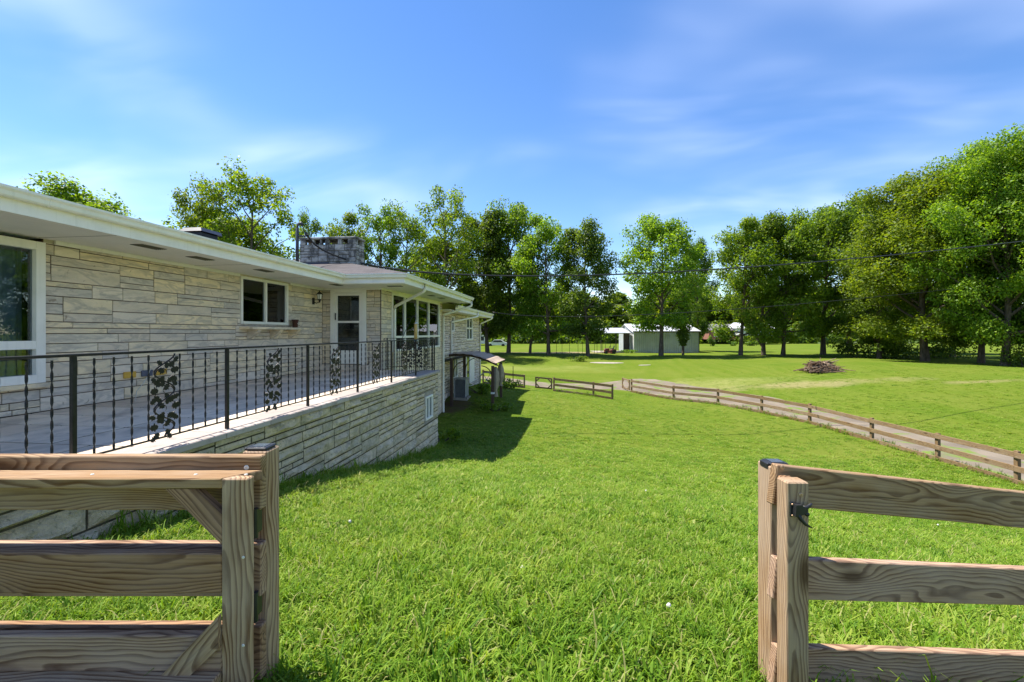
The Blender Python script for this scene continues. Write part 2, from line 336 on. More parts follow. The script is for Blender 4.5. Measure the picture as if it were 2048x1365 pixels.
class MB:
    def __init__(s): s.v = []; s.f = []
    def add(s, vs, fs):
        b = len(s.v); s.v += [tuple(v) for v in vs]; s.f += [tuple(i + b for i in f) for f in fs]; return s
    def box(s, x0, x1, y0, y1, z0, z1):
        return s.add([(x0, y0, z0), (x1, y0, z0), (x1, y1, z0), (x0, y1, z0), (x0, y0, z1), (x1, y0, z1), (x1, y1, z1), (x0, y1, z1)],
                     [(0, 3, 2, 1), (4, 5, 6, 7), (0, 1, 5, 4), (1, 2, 6, 5), (2, 3, 7, 6), (3, 0, 4, 7)])
    def cbox(s, x0, x1, y0, y1, z0, z1, c=0.003):          # chamfered box
        c = min(c, (x1 - x0) * .4, (y1 - y0) * .4, (z1 - z0) * .4)
        vs = []; idx = {}
        for ix in (0, 1):
            for iy in (0, 1):
                for iz in (0, 1):
                    X, Y, Z = (x0, x1)[ix], (y0, y1)[iy], (z0, z1)[iz]; sx, sy, sz = (c, -c)[ix], (c, -c)[iy], (c, -c)[iz]
                    for k, p in enumerate(((X, Y + sy, Z + sz), (X + sx, Y, Z + sz), (X + sx, Y + sy, Z))):
                        idx[ix, iy, iz, k] = len(vs); vs.append(p)
        fs = []
        q = [(0, 0), (1, 0), (1, 1), (0, 1)]
        for i in (0, 1):
            fx = [idx[i, a, b, 0] for a, b in q]; fy = [idx[a, i, b, 1] for a, b in q]; fz = [idx[a, b, i, 2] for a, b in q]
            fs += [fx if i else fx[::-1], fy[::-1] if i else fy, fz if i else fz[::-1]]
        for a in (0, 1):
            for b in (0, 1):
                fs.append((idx[0, a, b, 1], idx[1, a, b, 1], idx[1, a, b, 2], idx[0, a, b, 2]))
                fs.append((idx[a, 0, b, 0], idx[a, 1, b, 0], idx[a, 1, b, 2], idx[a, 0, b, 2]))
                fs.append((idx[a, b, 0, 0], idx[a, b, 1, 0], idx[a, b, 1, 1], idx[a, b, 0, 1]))
                for d in (0, 1): fs.append((idx[a, b, d, 0], idx[a, b, d, 1], idx[a, b, d, 2]))
        return s.add(vs, fs)
    def poly(s, pts): return s.add(pts, [tuple(range(len(pts)))])
    def prism(s, pts, vec):                                # planar outline pushed along vec
        n = len(pts); v = Vector(vec); a = [Vector(p) for p in pts]
        return s.add(a + [p + v for p in a], [tuple(range(n))[::-1], tuple(range(n, 2 * n))] + [(i, (i + 1) % n, n + (i + 1) % n, n + i) for i in range(n)])
    def tube(s, pts, r, seg=6, cap=True):
        pts = [Vector(p) for p in pts]; n = len(pts)
        rr = r if isinstance(r, (list, tuple)) else [r] * n
        base = len(s.v); up = Vector((0, 0, 1))
        for i, p in enumerate(pts):
            t = (pts[min(i + 1, n - 1)] - pts[max(i - 1, 0)]).normalized()
            a = t.cross(up)
            if a.length < 0.05: a = t.cross(Vector((1, 0, 0)))
            a.normalize(); b = t.cross(a)
            for k in range(seg):
                th = 2 * math.pi * k / seg; s.v.append(tuple(p + a * math.cos(th) * rr[i] + b * math.sin(th) * rr[i]))
        for i in range(n - 1):
            for k in range(seg):
                k2 = (k + 1) % seg; s.f.append((base + i * seg + k, base + i * seg + k2, base + (i + 1) * seg + k2, base + (i + 1) * seg + k))
        if cap:
            s.f.append(tuple(base + k for k in range(seg))[::-1]); s.f.append(tuple(base + (n - 1) * seg + k for k in range(seg)))
        return s
    def bar(s, p, q, w, h, up=(0, 0, 1)):                  # rectangular bar p->q
        p, q = Vector(p), Vector(q); t = (q - p).normalized(); a = t.cross(Vector(up)).normalized(); b = a.cross(t)
        vs = [c + a * sx * w / 2 + b * sz * h / 2 for c in (p, q) for sx, sz in ((-1, -1), (1, -1), (1, 1), (-1, 1))]
        return s.add(vs, [(0, 3, 2, 1), (4, 5, 6, 7), (0, 1, 5, 4), (1, 2, 6, 5), (2, 3, 7, 6), (3, 0, 4, 7)])
    def lathe(s, prof, seg=12, c=(0, 0, 0)):
        base = len(s.v); n = len(prof)
        for r, z in prof:
            for k in range(seg):
                th = 2 * math.pi * k / seg; s.v.append((c[0] + r * math.cos(th), c[1] + r * math.sin(th), c[2] + z))
        for i in range(n - 1):
            for k in range(seg):
                k2 = (k + 1) % seg; s.f.append((base + i * seg + k, base + i * seg + k2, base + (i + 1) * seg + k2, base + (i + 1) * seg + k))
        s.f.append(tuple(base + k for k in range(seg))[::-1]); s.f.append(tuple(base + (n - 1) * seg + k for k in range(seg)))
        return s
    def sweep(s, path, prof, closed=True):                 # 2D path (x,y), profile (offset to the right, z), mitred
        base = len(s.v); n = len(path); m = len(prof)
        for i, p in enumerate(path):
            p = Vector(p); ns = []
            if i > 0: d = (p - Vector(path[i - 1])).normalized(); ns.append(Vector((d.y, -d.x)))
            if i < n - 1: d = (Vector(path[i + 1]) - p).normalized(); ns.append(Vector((d.y, -d.x)))
            nn = ns[0] if len(ns) == 1 else (ns[0] + ns[1]) / (1 + ns[0].dot(ns[1]))
            for o, z in prof: s.v.append((p.x + nn.x * o, p.y + nn.y * o, z))
        for i in range(n - 1):
            for k in range(m if closed else m - 1):
                k2 = (k + 1) % m; s.f.append((base + i * m + k, base + (i + 1) * m + k, base + (i + 1) * m + k2, base + i * m + k2))
        if closed:
            s.f.append(tuple(base + k for k in range(m))); s.f.append(tuple(base + (n - 1) * m + k for k in range(m))[::-1])
        return s
    def mesh(s, name, smooth=False):
        me = bpy.data.meshes.new(name); me.from_pydata(s.v, [], s.f)
        if smooth: me.polygons.foreach_set('use_smooth', [True] * len(me.polygons))
        me.update(); return me
    def build(s, name, mat, parent=None, smooth=False, loc=None, rot=None):
        return link(name, s.mesh(name, smooth), mat, parent, loc, rot)
def np_mesh(name, V, F, smooth=False):
    V = np.asarray(V, np.float32); F = np.asarray(F, np.int32); k = F.shape[1]
    me = bpy.data.meshes.new(name); me.vertices.add(len(V)); me.vertices.foreach_set('co', V.ravel())
    me.loops.add(F.size); me.loops.foreach_set('vertex_index', F.ravel())
    me.polygons.add(len(F)); me.polygons.foreach_set('loop_start', np.arange(0, F.size, k, dtype=np.int32))
    me.polygons.foreach_set('loop_total', np.full(len(F), k, np.int32))
    if smooth: me.polygons.foreach_set('use_smooth', np.ones(len(F), bool))
    me.update(calc_edges=True); return me
def board(name, p, q, w, t, mat, parent=None, up=(0, 0, 1), c=0.004, cut=None):
    """a sawn board from p to q: local X runs along the grain, Y across (w), Z through (t)"""
    p, q = Vector(p), Vector(q); L = (q - p).length; X = (q - p).normalized()
    Yv = Vector(up) - X * X.dot(Vector(up)); Yv.normalize(); Zv = X.cross(Yv)
    m = MB().cbox(-L / 2, L / 2, -w / 2, w / 2, -t / 2, t / 2, c)
    o = m.build(name, mat, parent)
    M = Matrix((X, Yv, Zv)).transposed().to_4x4(); M.translation = (p + q) / 2
    o.location = M.to_translation(); o.rotation_euler = M.to_euler()
    return o
def dup(root, loc=None, rotz=None, scale=None):
    r = root.copy(); COL.objects.link(r)
    if loc is not None: r.location = loc
    if rotz is not None: r.rotation_euler = (0, 0, rotz)
    if scale is not None: r.scale = scale
    for ch in root.children:
        c = ch.copy(); COL.objects.link(c); c.parent = r
        for gch in ch.children:
            d = gch.copy(); COL.objects.link(d); d.parent = c
    return r

# ------------------------------------------------------------------ ground form
CTRL = []
for X, D, z in ((-2.6, 0.4, -1.16), (0, 0, -1.33), (-.95, 1.65, -1.31), (1.1, 1.9, -1.50), (2.3, 2.05, -1.72), (6, 2.4, -2.45), (10, 2.5, -3.2), (0, -6, -0.9), (8, -6, -2.2), (18, -4, -3.3),
                (2.0, 5.0, -2.15), (5, 8, -3.0), (2, 10, -3.05), (0, 15, -3.3), (5, 16, -3.75), (9, 16, -4.0), (5, 24, -3.8),
                (.75, 29, -3.5), (16.5, 12, -4.1), (17, 16, -4.1), (16.5, 22, -4.05), (14, 30, -3.9),
                (24, 35, -2.95), (0, 42, -3.35), (-8, 42, -3.2), (21, 26, -3.55), (30, 20, -3.3), (30, 40, -2.6), (12, 46, -3.1), (0, 60, -2.85), (20, 60, -2.85),
                (-30, 60, -2.85), (45, 45, -2.5), (45, 15, -2.9), (45, 62, -2.75), (-30, 40, -2.9), (-25, 20, -2.2), (-15, 5, -1.2)):
    x, y = cw(X, D); CTRL.append((x, y, z))
CTRL += [(-3.58, 2.0, -1.42), (-3.58, 3.18, -1.63), (-3.58, 3.96, -1.77), (-3.58, 5.22, -1.88), (-3.58, 7.87, -2.43), (-3.58, 11.12, -3.01), (-3.58, 12.43, -3.26),
         (-5.2, 18.5, -3.35), (-3.2, 19.6, -3.22), (-4.6, 20.5, -2.95), (-5.5, 28, -3.15)]
FENCE = [(4.27, 31.34), (6.33, 28.34), (8.3, 26.48), (9.56, 23.9), (10.55, 21.4), (11.1, 18.2), (11.5, 15.75), (11.75, 13.5)]
CTRL += [(x, y, -4.0) for x, y in FENCE]
_C = np.array(CTRL)
def _phi(r2): return r2 * np.log(r2 + 1e-9) * 0.5
def _fit():
    P = _C[:, :2]; n = len(P)
    K = _phi(((P[:, None] - P[None]) ** 2).sum(-1)) + np.eye(n) * 1.5
    A = np.hstack([np.ones((n, 1)), P]); M = np.block([[K, A], [A.T, np.zeros((3, 3))]])
    return np.linalg.solve(M, np.concatenate([_C[:, 2], np.zeros(3)]))
_W = _fit()
def G(x, y):
    x = np.asarray(x, float); y = np.asarray(y, float); sh = np.broadcast(x, y).shape
    q = np.stack(np.broadcast_arrays(x, y), -1).reshape(-1, 2)
    z = np.concatenate([_phi(((c[:, None] - _C[None, :, :2]) ** 2).sum(-1)) @ _W[:len(_C)] for c in np.array_split(q, max(1, len(q) // 20000))])
    z = z + _W[-3] + q @ _W[-2:]
    D = np.hypot(q[:, 0], q[:, 1]); t = np.clip((D - 45) / 18, 0, 1); t = t * t * (3 - 2 * t)
    z = z * (1 - t) + (-2.8) * t
    z += 0.03 * np.sin(q[:, 0] * 0.7 + 1.3 * np.sin(q[:, 1] * 0.31)) * np.clip(D / 12, 0, 1)
    return z.reshape(sh)
def gz(x, y): return float(G(x, y))

PATCHES += [(cw(20, 30.5)[0], cw(20, 30.5)[1], 7.5, 1.5, TH - 0.12, 0.35, 1.1, 0.6, (0.32, 0.25, 0.14)),
            (cw(13, 33)[0], cw(13, 33)[1], 9.0, 3.2, TH, 0.3, 1.1, 0.55, (0.28, 0.27, 0.10)),
            (cw(29, 28)[0], cw(29, 28)[1], 3.0, 0.7, TH, 0.3, 1.0, 0.45, (0.34, 0.25, 0.15)),
            (cw(-4, 43)[0], cw(-4, 43)[1], 16.0, 3.5, TH, 0.3, 1.2, 0.45, (0.27, 0.28, 0.09)),
            (cw(6, 64)[0], cw(6, 64)[1], 9.0, 3.0, TH, 0.5, 1.0, 0.8, (0.33, 0.24, 0.16)),
            (-4.9, 19.3, 0.9, 1.6, 0, 0.5, 1.1, 0.9, (0.10, 0.065, 0.045)),
            (cw(-.6, 1.1)[0], cw(-.6, 1.1)[1], 0.5, 0.3, 0, 0.3, 1.0, 0.5, (0.20, 0.13, 0.08))]
mk_marble(); mk_rock(); mk_chimney(); mk_flag(); mk_cap(); mk_bark(); mk_glass(); mk_ground(); mk_drive(); mk_blade(); mk_shingle()
mk_wood('wood_tan', (0.47, 0.305, 0.165), (0.145, 0.068, 0.026), (0.45, 0.365, 0.28), 0.42)
mk_wood('wood_grey', (0.46, 0.28, 0.155), (0.135, 0.062, 0.029), (0.43, 0.315, 0.24), 0.42)
mk_wood('wood_far', (0.31, 0.205, 0.105), (0.14, 0.08, 0.040), (0.27, 0.215, 0.145), 0.5)
mk_leaf('leaf_bright', ((0.080, 0.150, 0.009), (0.150, 0.235, 0.016), (0.235, 0.31, 0.034)))
mk_leaf('leaf_mid', ((0.062, 0.120, 0.010), (0.115, 0.195, 0.016), (0.185, 0.265, 0.032)))
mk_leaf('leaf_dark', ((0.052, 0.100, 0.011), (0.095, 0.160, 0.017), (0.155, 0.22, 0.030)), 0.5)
mk_paint('white_paint', (0.86, 0.82, 0.75)); mk_paint('gutter_paint', (0.84, 0.81, 0.71), 0.4, (0.42, 0.42, 0.32), 0.3); mk_paint('soffit_paint', (0.86, 0.80, 0.72), 0.55, (0.5, 0.47, 0.4), 0.2)
plain('iron', (0.018, 0.016, 0.015), 0.45, 0.2, 0.4, 20); plain('black_plastic', (0.022, 0.022, 0.025), 0.4, 0, 0.3, 12)
plain('mortar', (0.085, 0.056, 0.036), 0.95, 0, 0.25, 9, 0.05); plain('mortar_dark', (0.090, 0.076, 0.050), 0.95, 0, 0.3, 9, 0.05)
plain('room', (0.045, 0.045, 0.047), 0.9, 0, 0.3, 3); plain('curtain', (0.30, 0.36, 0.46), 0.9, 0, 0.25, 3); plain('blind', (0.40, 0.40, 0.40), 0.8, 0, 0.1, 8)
plain('screw', (0.55, 0.36, 0.22), 0.45, 0.6, 0.2, 60); plain('bolt_white', (0.72, 0.68, 0.60), 0.4, 0.1, 0.1, 60)
plain('solar', (0.10, 0.12, 0.15), 0.15, 0.3, 0.1, 30); plain('shed_wall', (0.46, 0.48, 0.50), 0.45, 0.1, 0.10, 1.2)
plain('shed_roof', (0.50, 0.50, 0.52), 0.4, 0.1, 0.08, 1.0); plain('shed_inside', (0.10, 0.085, 0.075), 0.9)
plain('pergola_brown', (0.075, 0.042, 0.030), 0.6); plain('canopy_cloth', (0.38, 0.29, 0.22), 0.9, 0, 0.1, 3); plain('curtain_cloth', (0.30, 0.245, 0.18), 0.9, 0, 0.15, 5)
plain('ac_grey', (0.36, 0.37, 0.38), 0.5, 0.2); plain('ac_dark', (0.035, 0.035, 0.036), 0.6); plain('concrete', (0.33, 0.29, 0.24), 0.9, 0, 0.15, 4)
plain('cable', (0.02, 0.02, 0.02), 0.5); plain('pipe_grey', (0.06, 0.065, 0.08), 0.5, 0.3); plain('mower_red', (0.20, 0.032, 0.018), 0.4); plain('tyre', (0.02, 0.02, 0.02), 0.8)
plain('blue_pot', (0.03, 0.11, 0.20), 0.4); plain('terracotta', (0.085, 0.032, 0.022), 0.5); plain('yellow_paint', (0.62, 0.36, 0.05), 0.6); plain('slate_blue', (0.09, 0.095, 0.13), 0.5)
plain('seed', (0.60, 0.40, 0.13), 0.7, 0, 0.25, 90); plain('chrome', (0.6, 0.6, 0.6), 0.25, 0.9); plain('stick', (0.19, 0.115, 0.072), 0.9, 0, 0.35, 4); plain('stick_pale', (0.30, 0.21, 0.14), 0.9, 0, 0.25, 4)
plain('lamp_glass', (0.75, 0.73, 0.70), 0.1, 0, 0.05); plain('brick_red', (0.30, 0.13, 0.09), 0.85, 0, 0.2, 2); plain('far_white', (0.72, 0.72, 0.72), 0.5); plain('far_roof', (0.16, 0.15, 0.15), 0.9)
plain('petal', (0.75, 0.70, 0.66), 0.8, 0, 0.1, 50); plain('vent_dark', (0.13, 0.12, 0.10), 0.7); plain('twine', (0.55, 0.52, 0.45), 0.8)
plain('soil', (0.10, 0.07, 0.05), 0.95, 0, 0.3, 6); plain('rust', (0.16, 0.055, 0.03), 0.8)

# ------------------------------------------------------------------ ground sheets
def build_ground():
    def axis(fine, lo, hi):
        a = list(np.arange(-fine[0], fine[0], fine[1])); v = a[-1]; st = fine[1]
        while v < hi: st *= 1.16; v += st; a.append(v)
        v = a[0]; st = fine[1]
        while v > lo: st *= 1.16; v -= st; a.insert(0, v)
        return np.array(a)
    xs = axis((16, 0.35), -900, 900); ys = axis((16, 0.35), -300, 1500) + 10
    X, Y = np.meshgrid(xs, ys); Z = G(X, Y); n, m = X.shape
    V = np.stack([X, Y, Z], -1).reshape(-1, 3); i = np.arange((n - 1) * m).reshape(n - 1, m)[:, :-1].ravel()
    o = link('lawn', np_mesh('lawn', V, np.stack([i, i + 1, i + 1 + m, i + m], 1), True), 'lawn_turf')
    tag(o, 'bright green mown lawn sloping down to the drive and rising to the trees', kind='structure')
build_ground()
# drive: strip outside the rail fence, widening to an apron by the far gate
def build_drive():
    inner = [(11.95, 9.0), (11.95, 11.5)] + [(x + 0.22, y + 0.08) for x, y in FENCE[::-1]] + [(3.0, 32.0), (-0.5, 30.6), (-3.6, 31.2), (-7.5, 32.0)]
    outer = [(15.2, 9.0), (15.0, 12.0), (14.75, 14.6), (14.55, 17.2), (14.35, 20.0), (13.8, 23.4), (12.9, 26.6), (11.7, 30.0), (10.2, 33.2), (7.6, 36.6), (5.4, 37.6), (2.6, 35.2), (-1.0, 33.6), (-7.5, 34.6)]
    n = 90
    def resample(p):
        p = np.array(p, float); d = np.r_[0, np.cumsum(np.hypot(*np.diff(p, axis=0).T))]; t = np.linspace(0, d[-1], n)
        return np.stack([np.interp(t, d, p[:, 0]), np.interp(t, d, p[:, 1])], 1)
    a, b = resample(inner), resample(outer); k = 14
    jit = lambda s: np.convolve(R.normal(0, s, n + 6), np.ones(4) / 4, 'valid')[:n, None]
    a = a + jit(0.08); b = b + jit(0.28)
    P = a[:, None] * (1 - np.linspace(0, 1, k)[None, :, None]) + b[:, None] * np.linspace(0, 1, k)[None, :, None]
    Z = G(P[..., 0], P[..., 1]) + 0.035; Z[:, 0] -= 0.06; Z[:, -1] -= 0.06
    V = np.concatenate([P, Z[..., None]], -1).reshape(-1, 3); i = np.arange((n - 1) * k).reshape(n - 1, k)[:, :-1].ravel()
    o = link('driveway', np_mesh('driveway', V, np.stack([i, i + k, i + k + 1, i + 1], 1), True), 'drive_paving')
    tag(o, 'cracked tan driveway running outside the rail fence', kind='structure')
    return a, b
DR_IN, DR_OUT = build_drive()
# ------------------------------------------------------------------ stone walls
def ashlar(L, H, seed, wmin=0.5, wmax=1.6, bands=(0.20, 0.25, 0.30, 0.35), **kw):
    """random ashlar: bands of stretches, each stretch cut into one to three strips, each strip into stones"""
    r = random.Random(seed); out = []; z = 0.0
    while z < H - 0.001:
        B = r.choice(bands)
        if H - z < B * 1.35: B = H - z
        s = 0.0; ph = r.uniform(0, wmin)
        while s < L - 0.001:
            W = r.uniform(wmin * 1.1, wmax * 1.3)
            if s == 0: W = max(wmin * .6, W - ph)
            if L - (s + W) < wmin * .6: W = L - s
            opt = [(1.0,)] * (3 if B <= 0.27 else 0) + [(.36, .64), (.64, .36), (.5, .5), (.62, .38), (.42, .58)] + ([(.3, .4, .3), (.24, .3, .46), (.46, .26, .28)] if B > .27 else [])
            f = r.choice(opt); t = z
            for q in f:
                hh = B * q; u = s
                while u < s + W - 0.001:
                    w = r.uniform(wmin * .9, wmax * (1.15 if hh < .12 else .85))
                    if s + W - (u + w) < wmin * .55: w = s + W - u
                    out.append((u, u + w, t, t + hh)); u += w
                t += hh
            s += W
        z += B
    return out
def cut(rects, op):
    out = []
    for (a, b, c, d) in rects:
        A, B, C, D = op
        if a >= B or b <= A or c >= D or d <= C: out.append((a, b, c, d)); continue
        if c < C: out.append((a, b, c, C))
        if d > D: out.append((a, b, D, d))
        c2, d2 = max(c, C), min(d, D)
        if a < A: out.append((a, A, c2, d2))
        if b > B: out.append((B, b, c2, d2))
    return [q for q in out if q[1] - q[0] > 0.03 and q[3] - q[2] > 0.025]
def stone_smooth(mb, a, b, c, d, P, r, proud=0.012, j=0.0052):
    a += j; b -= j; c += j; d -= j; o = proud + r.uniform(-0.004, 0.004); e = 0.005
    q = [(a, c), (b, c), (b, d), (a, d)]; qi = [(a + e, c + e), (b - e, c + e), (b - e, d - e), (a + e, d - e)]
    vs = [P(s, t, -0.02) for s, t in q] + [P(s, t, o - 0.004) for s, t in q] + [P(s, t, o) for s, t in qi]
    fs = [(8, 9, 10, 11)] + [(4 + i, 4 + (i + 1) % 4, 8 + (i + 1) % 4, 8 + i) for i in range(4)] + [(i, (i + 1) % 4, 4 + (i + 1) % 4, 4 + i) for i in range(4)]
    mb.add(vs, fs)
def stone_rock(mb, a, b, c, d, P, r, amp=0.035, j=0.009, nx=5, nz=3):
    a += j; b -= j; c += j; d -= j; V = []; F = []
    big = [r.uniform(0.5, 1.0) for _ in range(nx + 1)]
    for k in range(nz + 1):
        for i in range(nx + 1):
            edge = i in (0, nx) or k in (0, nz)
            s = a + (b - a) * (i / nx + (0 if edge else r.uniform(-.06, .06))); t = c + (d - c) * (k / nz + (0 if edge else r.uniform(-.09, .09)))
            o = r.uniform(0.0, 0.008) if edge else amp * big[i] * r.uniform(0.4, 1.2)
            V.append(P(s, t, o))
    for k in range(nz):
        for i in range(nx): q = k * (nx + 1) + i; F.append((q, q + 1, q + nx + 2, q + nx + 1))
    n = len(V); q = [(a, c), (b, c), (b, d), (a, d)]; V += [P(s, t, -0.03) for s, t in q]
    cs = [0, nx, (nz + 1) * (nx + 1) - 1, nz * (nx + 1)]
    edges = [list(range(0, nx + 1)), [k * (nx + 1) + nx for k in range(nz + 1)], list(range((nz + 1) * (nx + 1) - 1, nz * (nx + 1) - 1, -1)), [k * (nx + 1) for k in range(nz, -1, -1)]]
    for e, L in enumerate(edges): F.append(tuple([n + e] + [n + (e + 1) % 4] + L[::-1]))
    mb.add(V, F)
PX = lambda x0, y0, z0: (lambda s, t, o: (x0 + o, y0 + s, z0 + t))        # wall facing +x
PY = lambda x0, y0, z0: (lambda s, t, o: (x0 + s, y0 - o, z0 + t))        # wall facing the camera (-y)
def holes_wall(mb, L, H, ops, P, back):
    rects = [(0, L, 0, H)]
    for o in ops: rects = cut(rects, o)
    for (a, b, c, d) in rects:
        vs = [P(s, t, 0.0) for s, t in ((a, c), (b, c), (b, d), (a, d))] + [P(s, t, -back) for s, t in ((a, c), (b, c), (b, d), (a, d))]
        mb.add(vs, [(0, 1, 2, 3), (7, 6, 5, 4), (0, 4, 5, 1), (1, 5, 6, 2), (2, 6, 7, 3), (3, 7, 4, 0)])
def stone_wall(name, parent, L, H, ops, P, seed, style='smooth', single=True, mat='marble', mortar='mortar', back=0.2, keep=None, **kw):
    mb = MB(); holes_wall(mb, L, H, ops, P, back); wall = mb.build(name, mortar, parent)
    rs = ashlar(L, H, seed, **kw)
    for o in ops: rs = cut(rs, o)
    r = random.Random(seed + 1); joined = MB()
    for q in rs:
        one = single and (keep is None or keep(q))
        m = MB() if one else joined
        if style == 'smooth': stone_smooth(m, *q, P, r)
        else: stone_rock(m, *q, P, r, amp=min(0.09, 0.5 * (q[3] - q[2])), nx=max(2, min(5, int((q[1] - q[0]) / 0.13))), nz=2 if q[3] - q[2] < 0.1 else 3)
        if one: m.build('stone', mat, wall)
    if joined.v:
        o = joined.build('stone_facing', mat, wall); o['kind'] = 'stuff'
    return wall

# ------------------------------------------------------------------ house
DECK = -1.05; SOF = 1.254
house = empty('house', (-7.0, 12.0, DECK))
tag(house, 'single-storey marble ashlar ranch house with deep white eaves beside the terrace', 'house')
XM, YD, XA, YA, XB, YB = -6.95, 12.25, -5.2, 18.5, -5.5, 28.1
# main long wall, openings (y - y0, z - z0)
Y0 = 1.0
w1 = (3.6, 5.27, -0.66, SOF); w2 = (8.95, 10.61, 0.19, SOF - 0.03)
stone_wall('wall', house, YD - Y0 - 0.02, SOF - DECK + 0.02, [(w1[0] - Y0, w1[1] - Y0, w1[2] - DECK, w1[3] - DECK + 0.1), (w2[0] - Y0, w2[1] - Y0, w2[2] - DECK, w2[3] - DECK)], PX(XM, Y0, DECK), 5)
# door wall
d0, d1 = -6.69, -5.63
stone_wall('wall', house, XA - XM - 0.021, SOF - DECK + 0.02, [(d0 - XM, d1 - XM, 0.15, SOF - DECK + 0.1)], PY(XM + 0.001, YD, DECK), 9, wmin=0.2, wmax=0.6)
# wing wall with the wide window
wa = (13.0, 18.08, -0.58, SOF - 0.05)
stone_wall('wall', house, YA - YD, SOF + 3.7, [(wa[0] - YD, wa[1] - YD, wa[2] + 3.7, wa[3] + 3.7)], PX(XA, YD, -3.7), 14, keep=lambda q: q[2] > 2.65 and q[0] < 3.5, wmin=0.25, wmax=0.9)
# far wing, two storeys on the downhill side
YB0 = YA - 0.4; BH = 0.93 + 3.6
opB = [(21.2, 21.75, 0.05, 0.8), (24.45, 26.05, -0.42, 0.90), (21.35, 22.45, -2.25, -1.22), (24.35, 26.5, -2.85, -1.18)]
stone_wall('wall', house, YB - YB0, BH, [(a - YB0, b - YB0, c + 3.6, d + 3.6) for a, b, c, d in opB], PX(XB, YB0, -3.6), 21, style='rock', single=False, wmin=0.3, wmax=0.9)
MB().box(XB - 6, XB, YB + 0.001, YB + 0.2, -3.6, 0.93).build('wall', 'mortar', house)
# eaves
FP = [(-5.68, 1.0), (-5.68, 10.98), (-4.05, 10.98), (-4.05, 19.0)]
MB().sweep(FP, [(-0.02, 1.238), (0.0, 1.238), (0.0, 1.46), (-0.02, 1.46)]).build('fascia', 'white_paint', house)
GP = [(0.002, 1.375), (0.075, 1.375), (0.09, 1.39), (0.098, 1.43), (0.12, 1.455), (0.12, 1.48), (0.108, 1.48), (0.105, 1.46), (0.02, 1.46), (0.002, 1.478)]
gut = MB().sweep(FP, GP).build('gutter', 'gutter_paint', house)
for y in (4.3, 8.2): MB().sweep([(-5.678, y), (-5.678, y + 0.02)], [(o + (0.004 if o > .01 else 0), z - (0.003 if z < 1.4 else -0.002)) for o, z in GP]).build('gutter_joint', 'gutter_paint', gut)
sm = MB(); sm.box(XM - 0.2, -5.7, 1.0, 12.4, SOF, SOF + 0.02); sm.box(-5.7, -4.07, 10.96, 12.4, SOF, SOF + 0.021); sm.box(XA - 0.2, -4.07, 12.4, 18.98, SOF, SOF + 0.02)
soffit = sm.build('soffit', 'soffit_paint', house)
for x, y, wx, wy in ((-6.05, 5.94, 0.1, 0.2), (-6.12, 6.96, 0.1, 0.2), (-6.07, 8.5, 0.1, 0.2), (-6.0, 11.25, 0.1, 0.2), (-4.6, 11.75, 0.2, 0.1), (-4.55, 14.9, 0.1, 0.2), (-4.55, 16.1, 0.1, 0.2)):
    m = MB().box(x - wx, x + wx, y - wy, y + wy, SOF - 0.006, SOF - 0.001)
    for k in range(5):
        if wx < wy: m.box(x - wx + 0.02 + k * 0.035, x - wx + 0.03 + k * 0.035, y - wy, y + wy, SOF - 0.011, SOF - 0.0062)
        else: m.box(x - wx, x + wx, y - wy + 0.02 + k * 0.035, y - wy + 0.03 + k * 0.035, SOF - 0.011, SOF - 0.0062)
    m.build('soffit_vent', 'vent_dark', soffit)
for y in (3.4, 5.2, 7.7, 9.7): MB().box(XM + .03, -5.705, y, y + .006, SOF - .003, SOF - .0008).build('soffit_seam', 'vent_dark', soffit)
for y in (13.6, 15.6, 17.4): MB().box(XA + .06, -4.075, y, y + .006, SOF - .003, SOF - .0008).build('soffit_seam', 'vent_dark', soffit)
# frieze board where wall meets soffit
for q in ((XM + 0.02, XM + 0.05, w1[1] + 0.12, w2[0] - 0.05, SOF - 0.055, SOF - 0.001), (XM + 0.02, XM + 0.05, w2[1] + .06, YD - 0.06, SOF - 0.05, SOF - 0.001),
          (XM + 0.021, XA + 0.019, YD - 0.05, YD - 0.022, SOF - 0.045, SOF - 0.0015), (XA + 0.02, XA + 0.05, YD - 0.05, YA, SOF - 0.05, SOF - 0.0012)):
    MB().box(*q).build('frieze_board', 'white_paint', house)
# roof
S = 0.25; ZE = 1.482; xe, ye, xa = -5.565, 10.865, -3.935
zr = lambda d: ZE + S * d
rf = MB()
def slab(pts):
    rf.prism(pts, (0, 0, -0.03))
slab([(xe, 0.5, ZE), (xe, ye, ZE), (-10.5, ye + 4.935, zr(4.935)), (-10.5, 0.5, zr(4.935))])
slab([(xe, ye, ZE), (xa, ye, ZE), (-8.87, ye + 4.935, zr(4.935)), (-10.5, ye + 4.935, zr(4.935))])
slab([(xa, ye, ZE), (xa, 19.1, ZE), (-8.87, 19.1, zr(4.935)), (-8.87, ye + 4.935, zr(4.935))])
slab([(-10.5, 0.5, zr(4.935)), (-10.5, 19.1, zr(4.935)), (-15.4, 19.1, ZE), (-15.4, 0.5, ZE)])
slab([(-8.87, ye + 4.935, zr(4.935)), (-8.87, 19.1, zr(4.935)), (-10.5, 19.1, zr(4.935)), (-10.5, ye + 4.935, zr(4.935))])
rf.prism([(-4.05, 19.0, SOF), (-8.87, 19.0, zr(4.8)), (-15.0, 19.0, SOF)], (0, 0.02, 0))
roof = rf.build('roof', 'shingle', house)
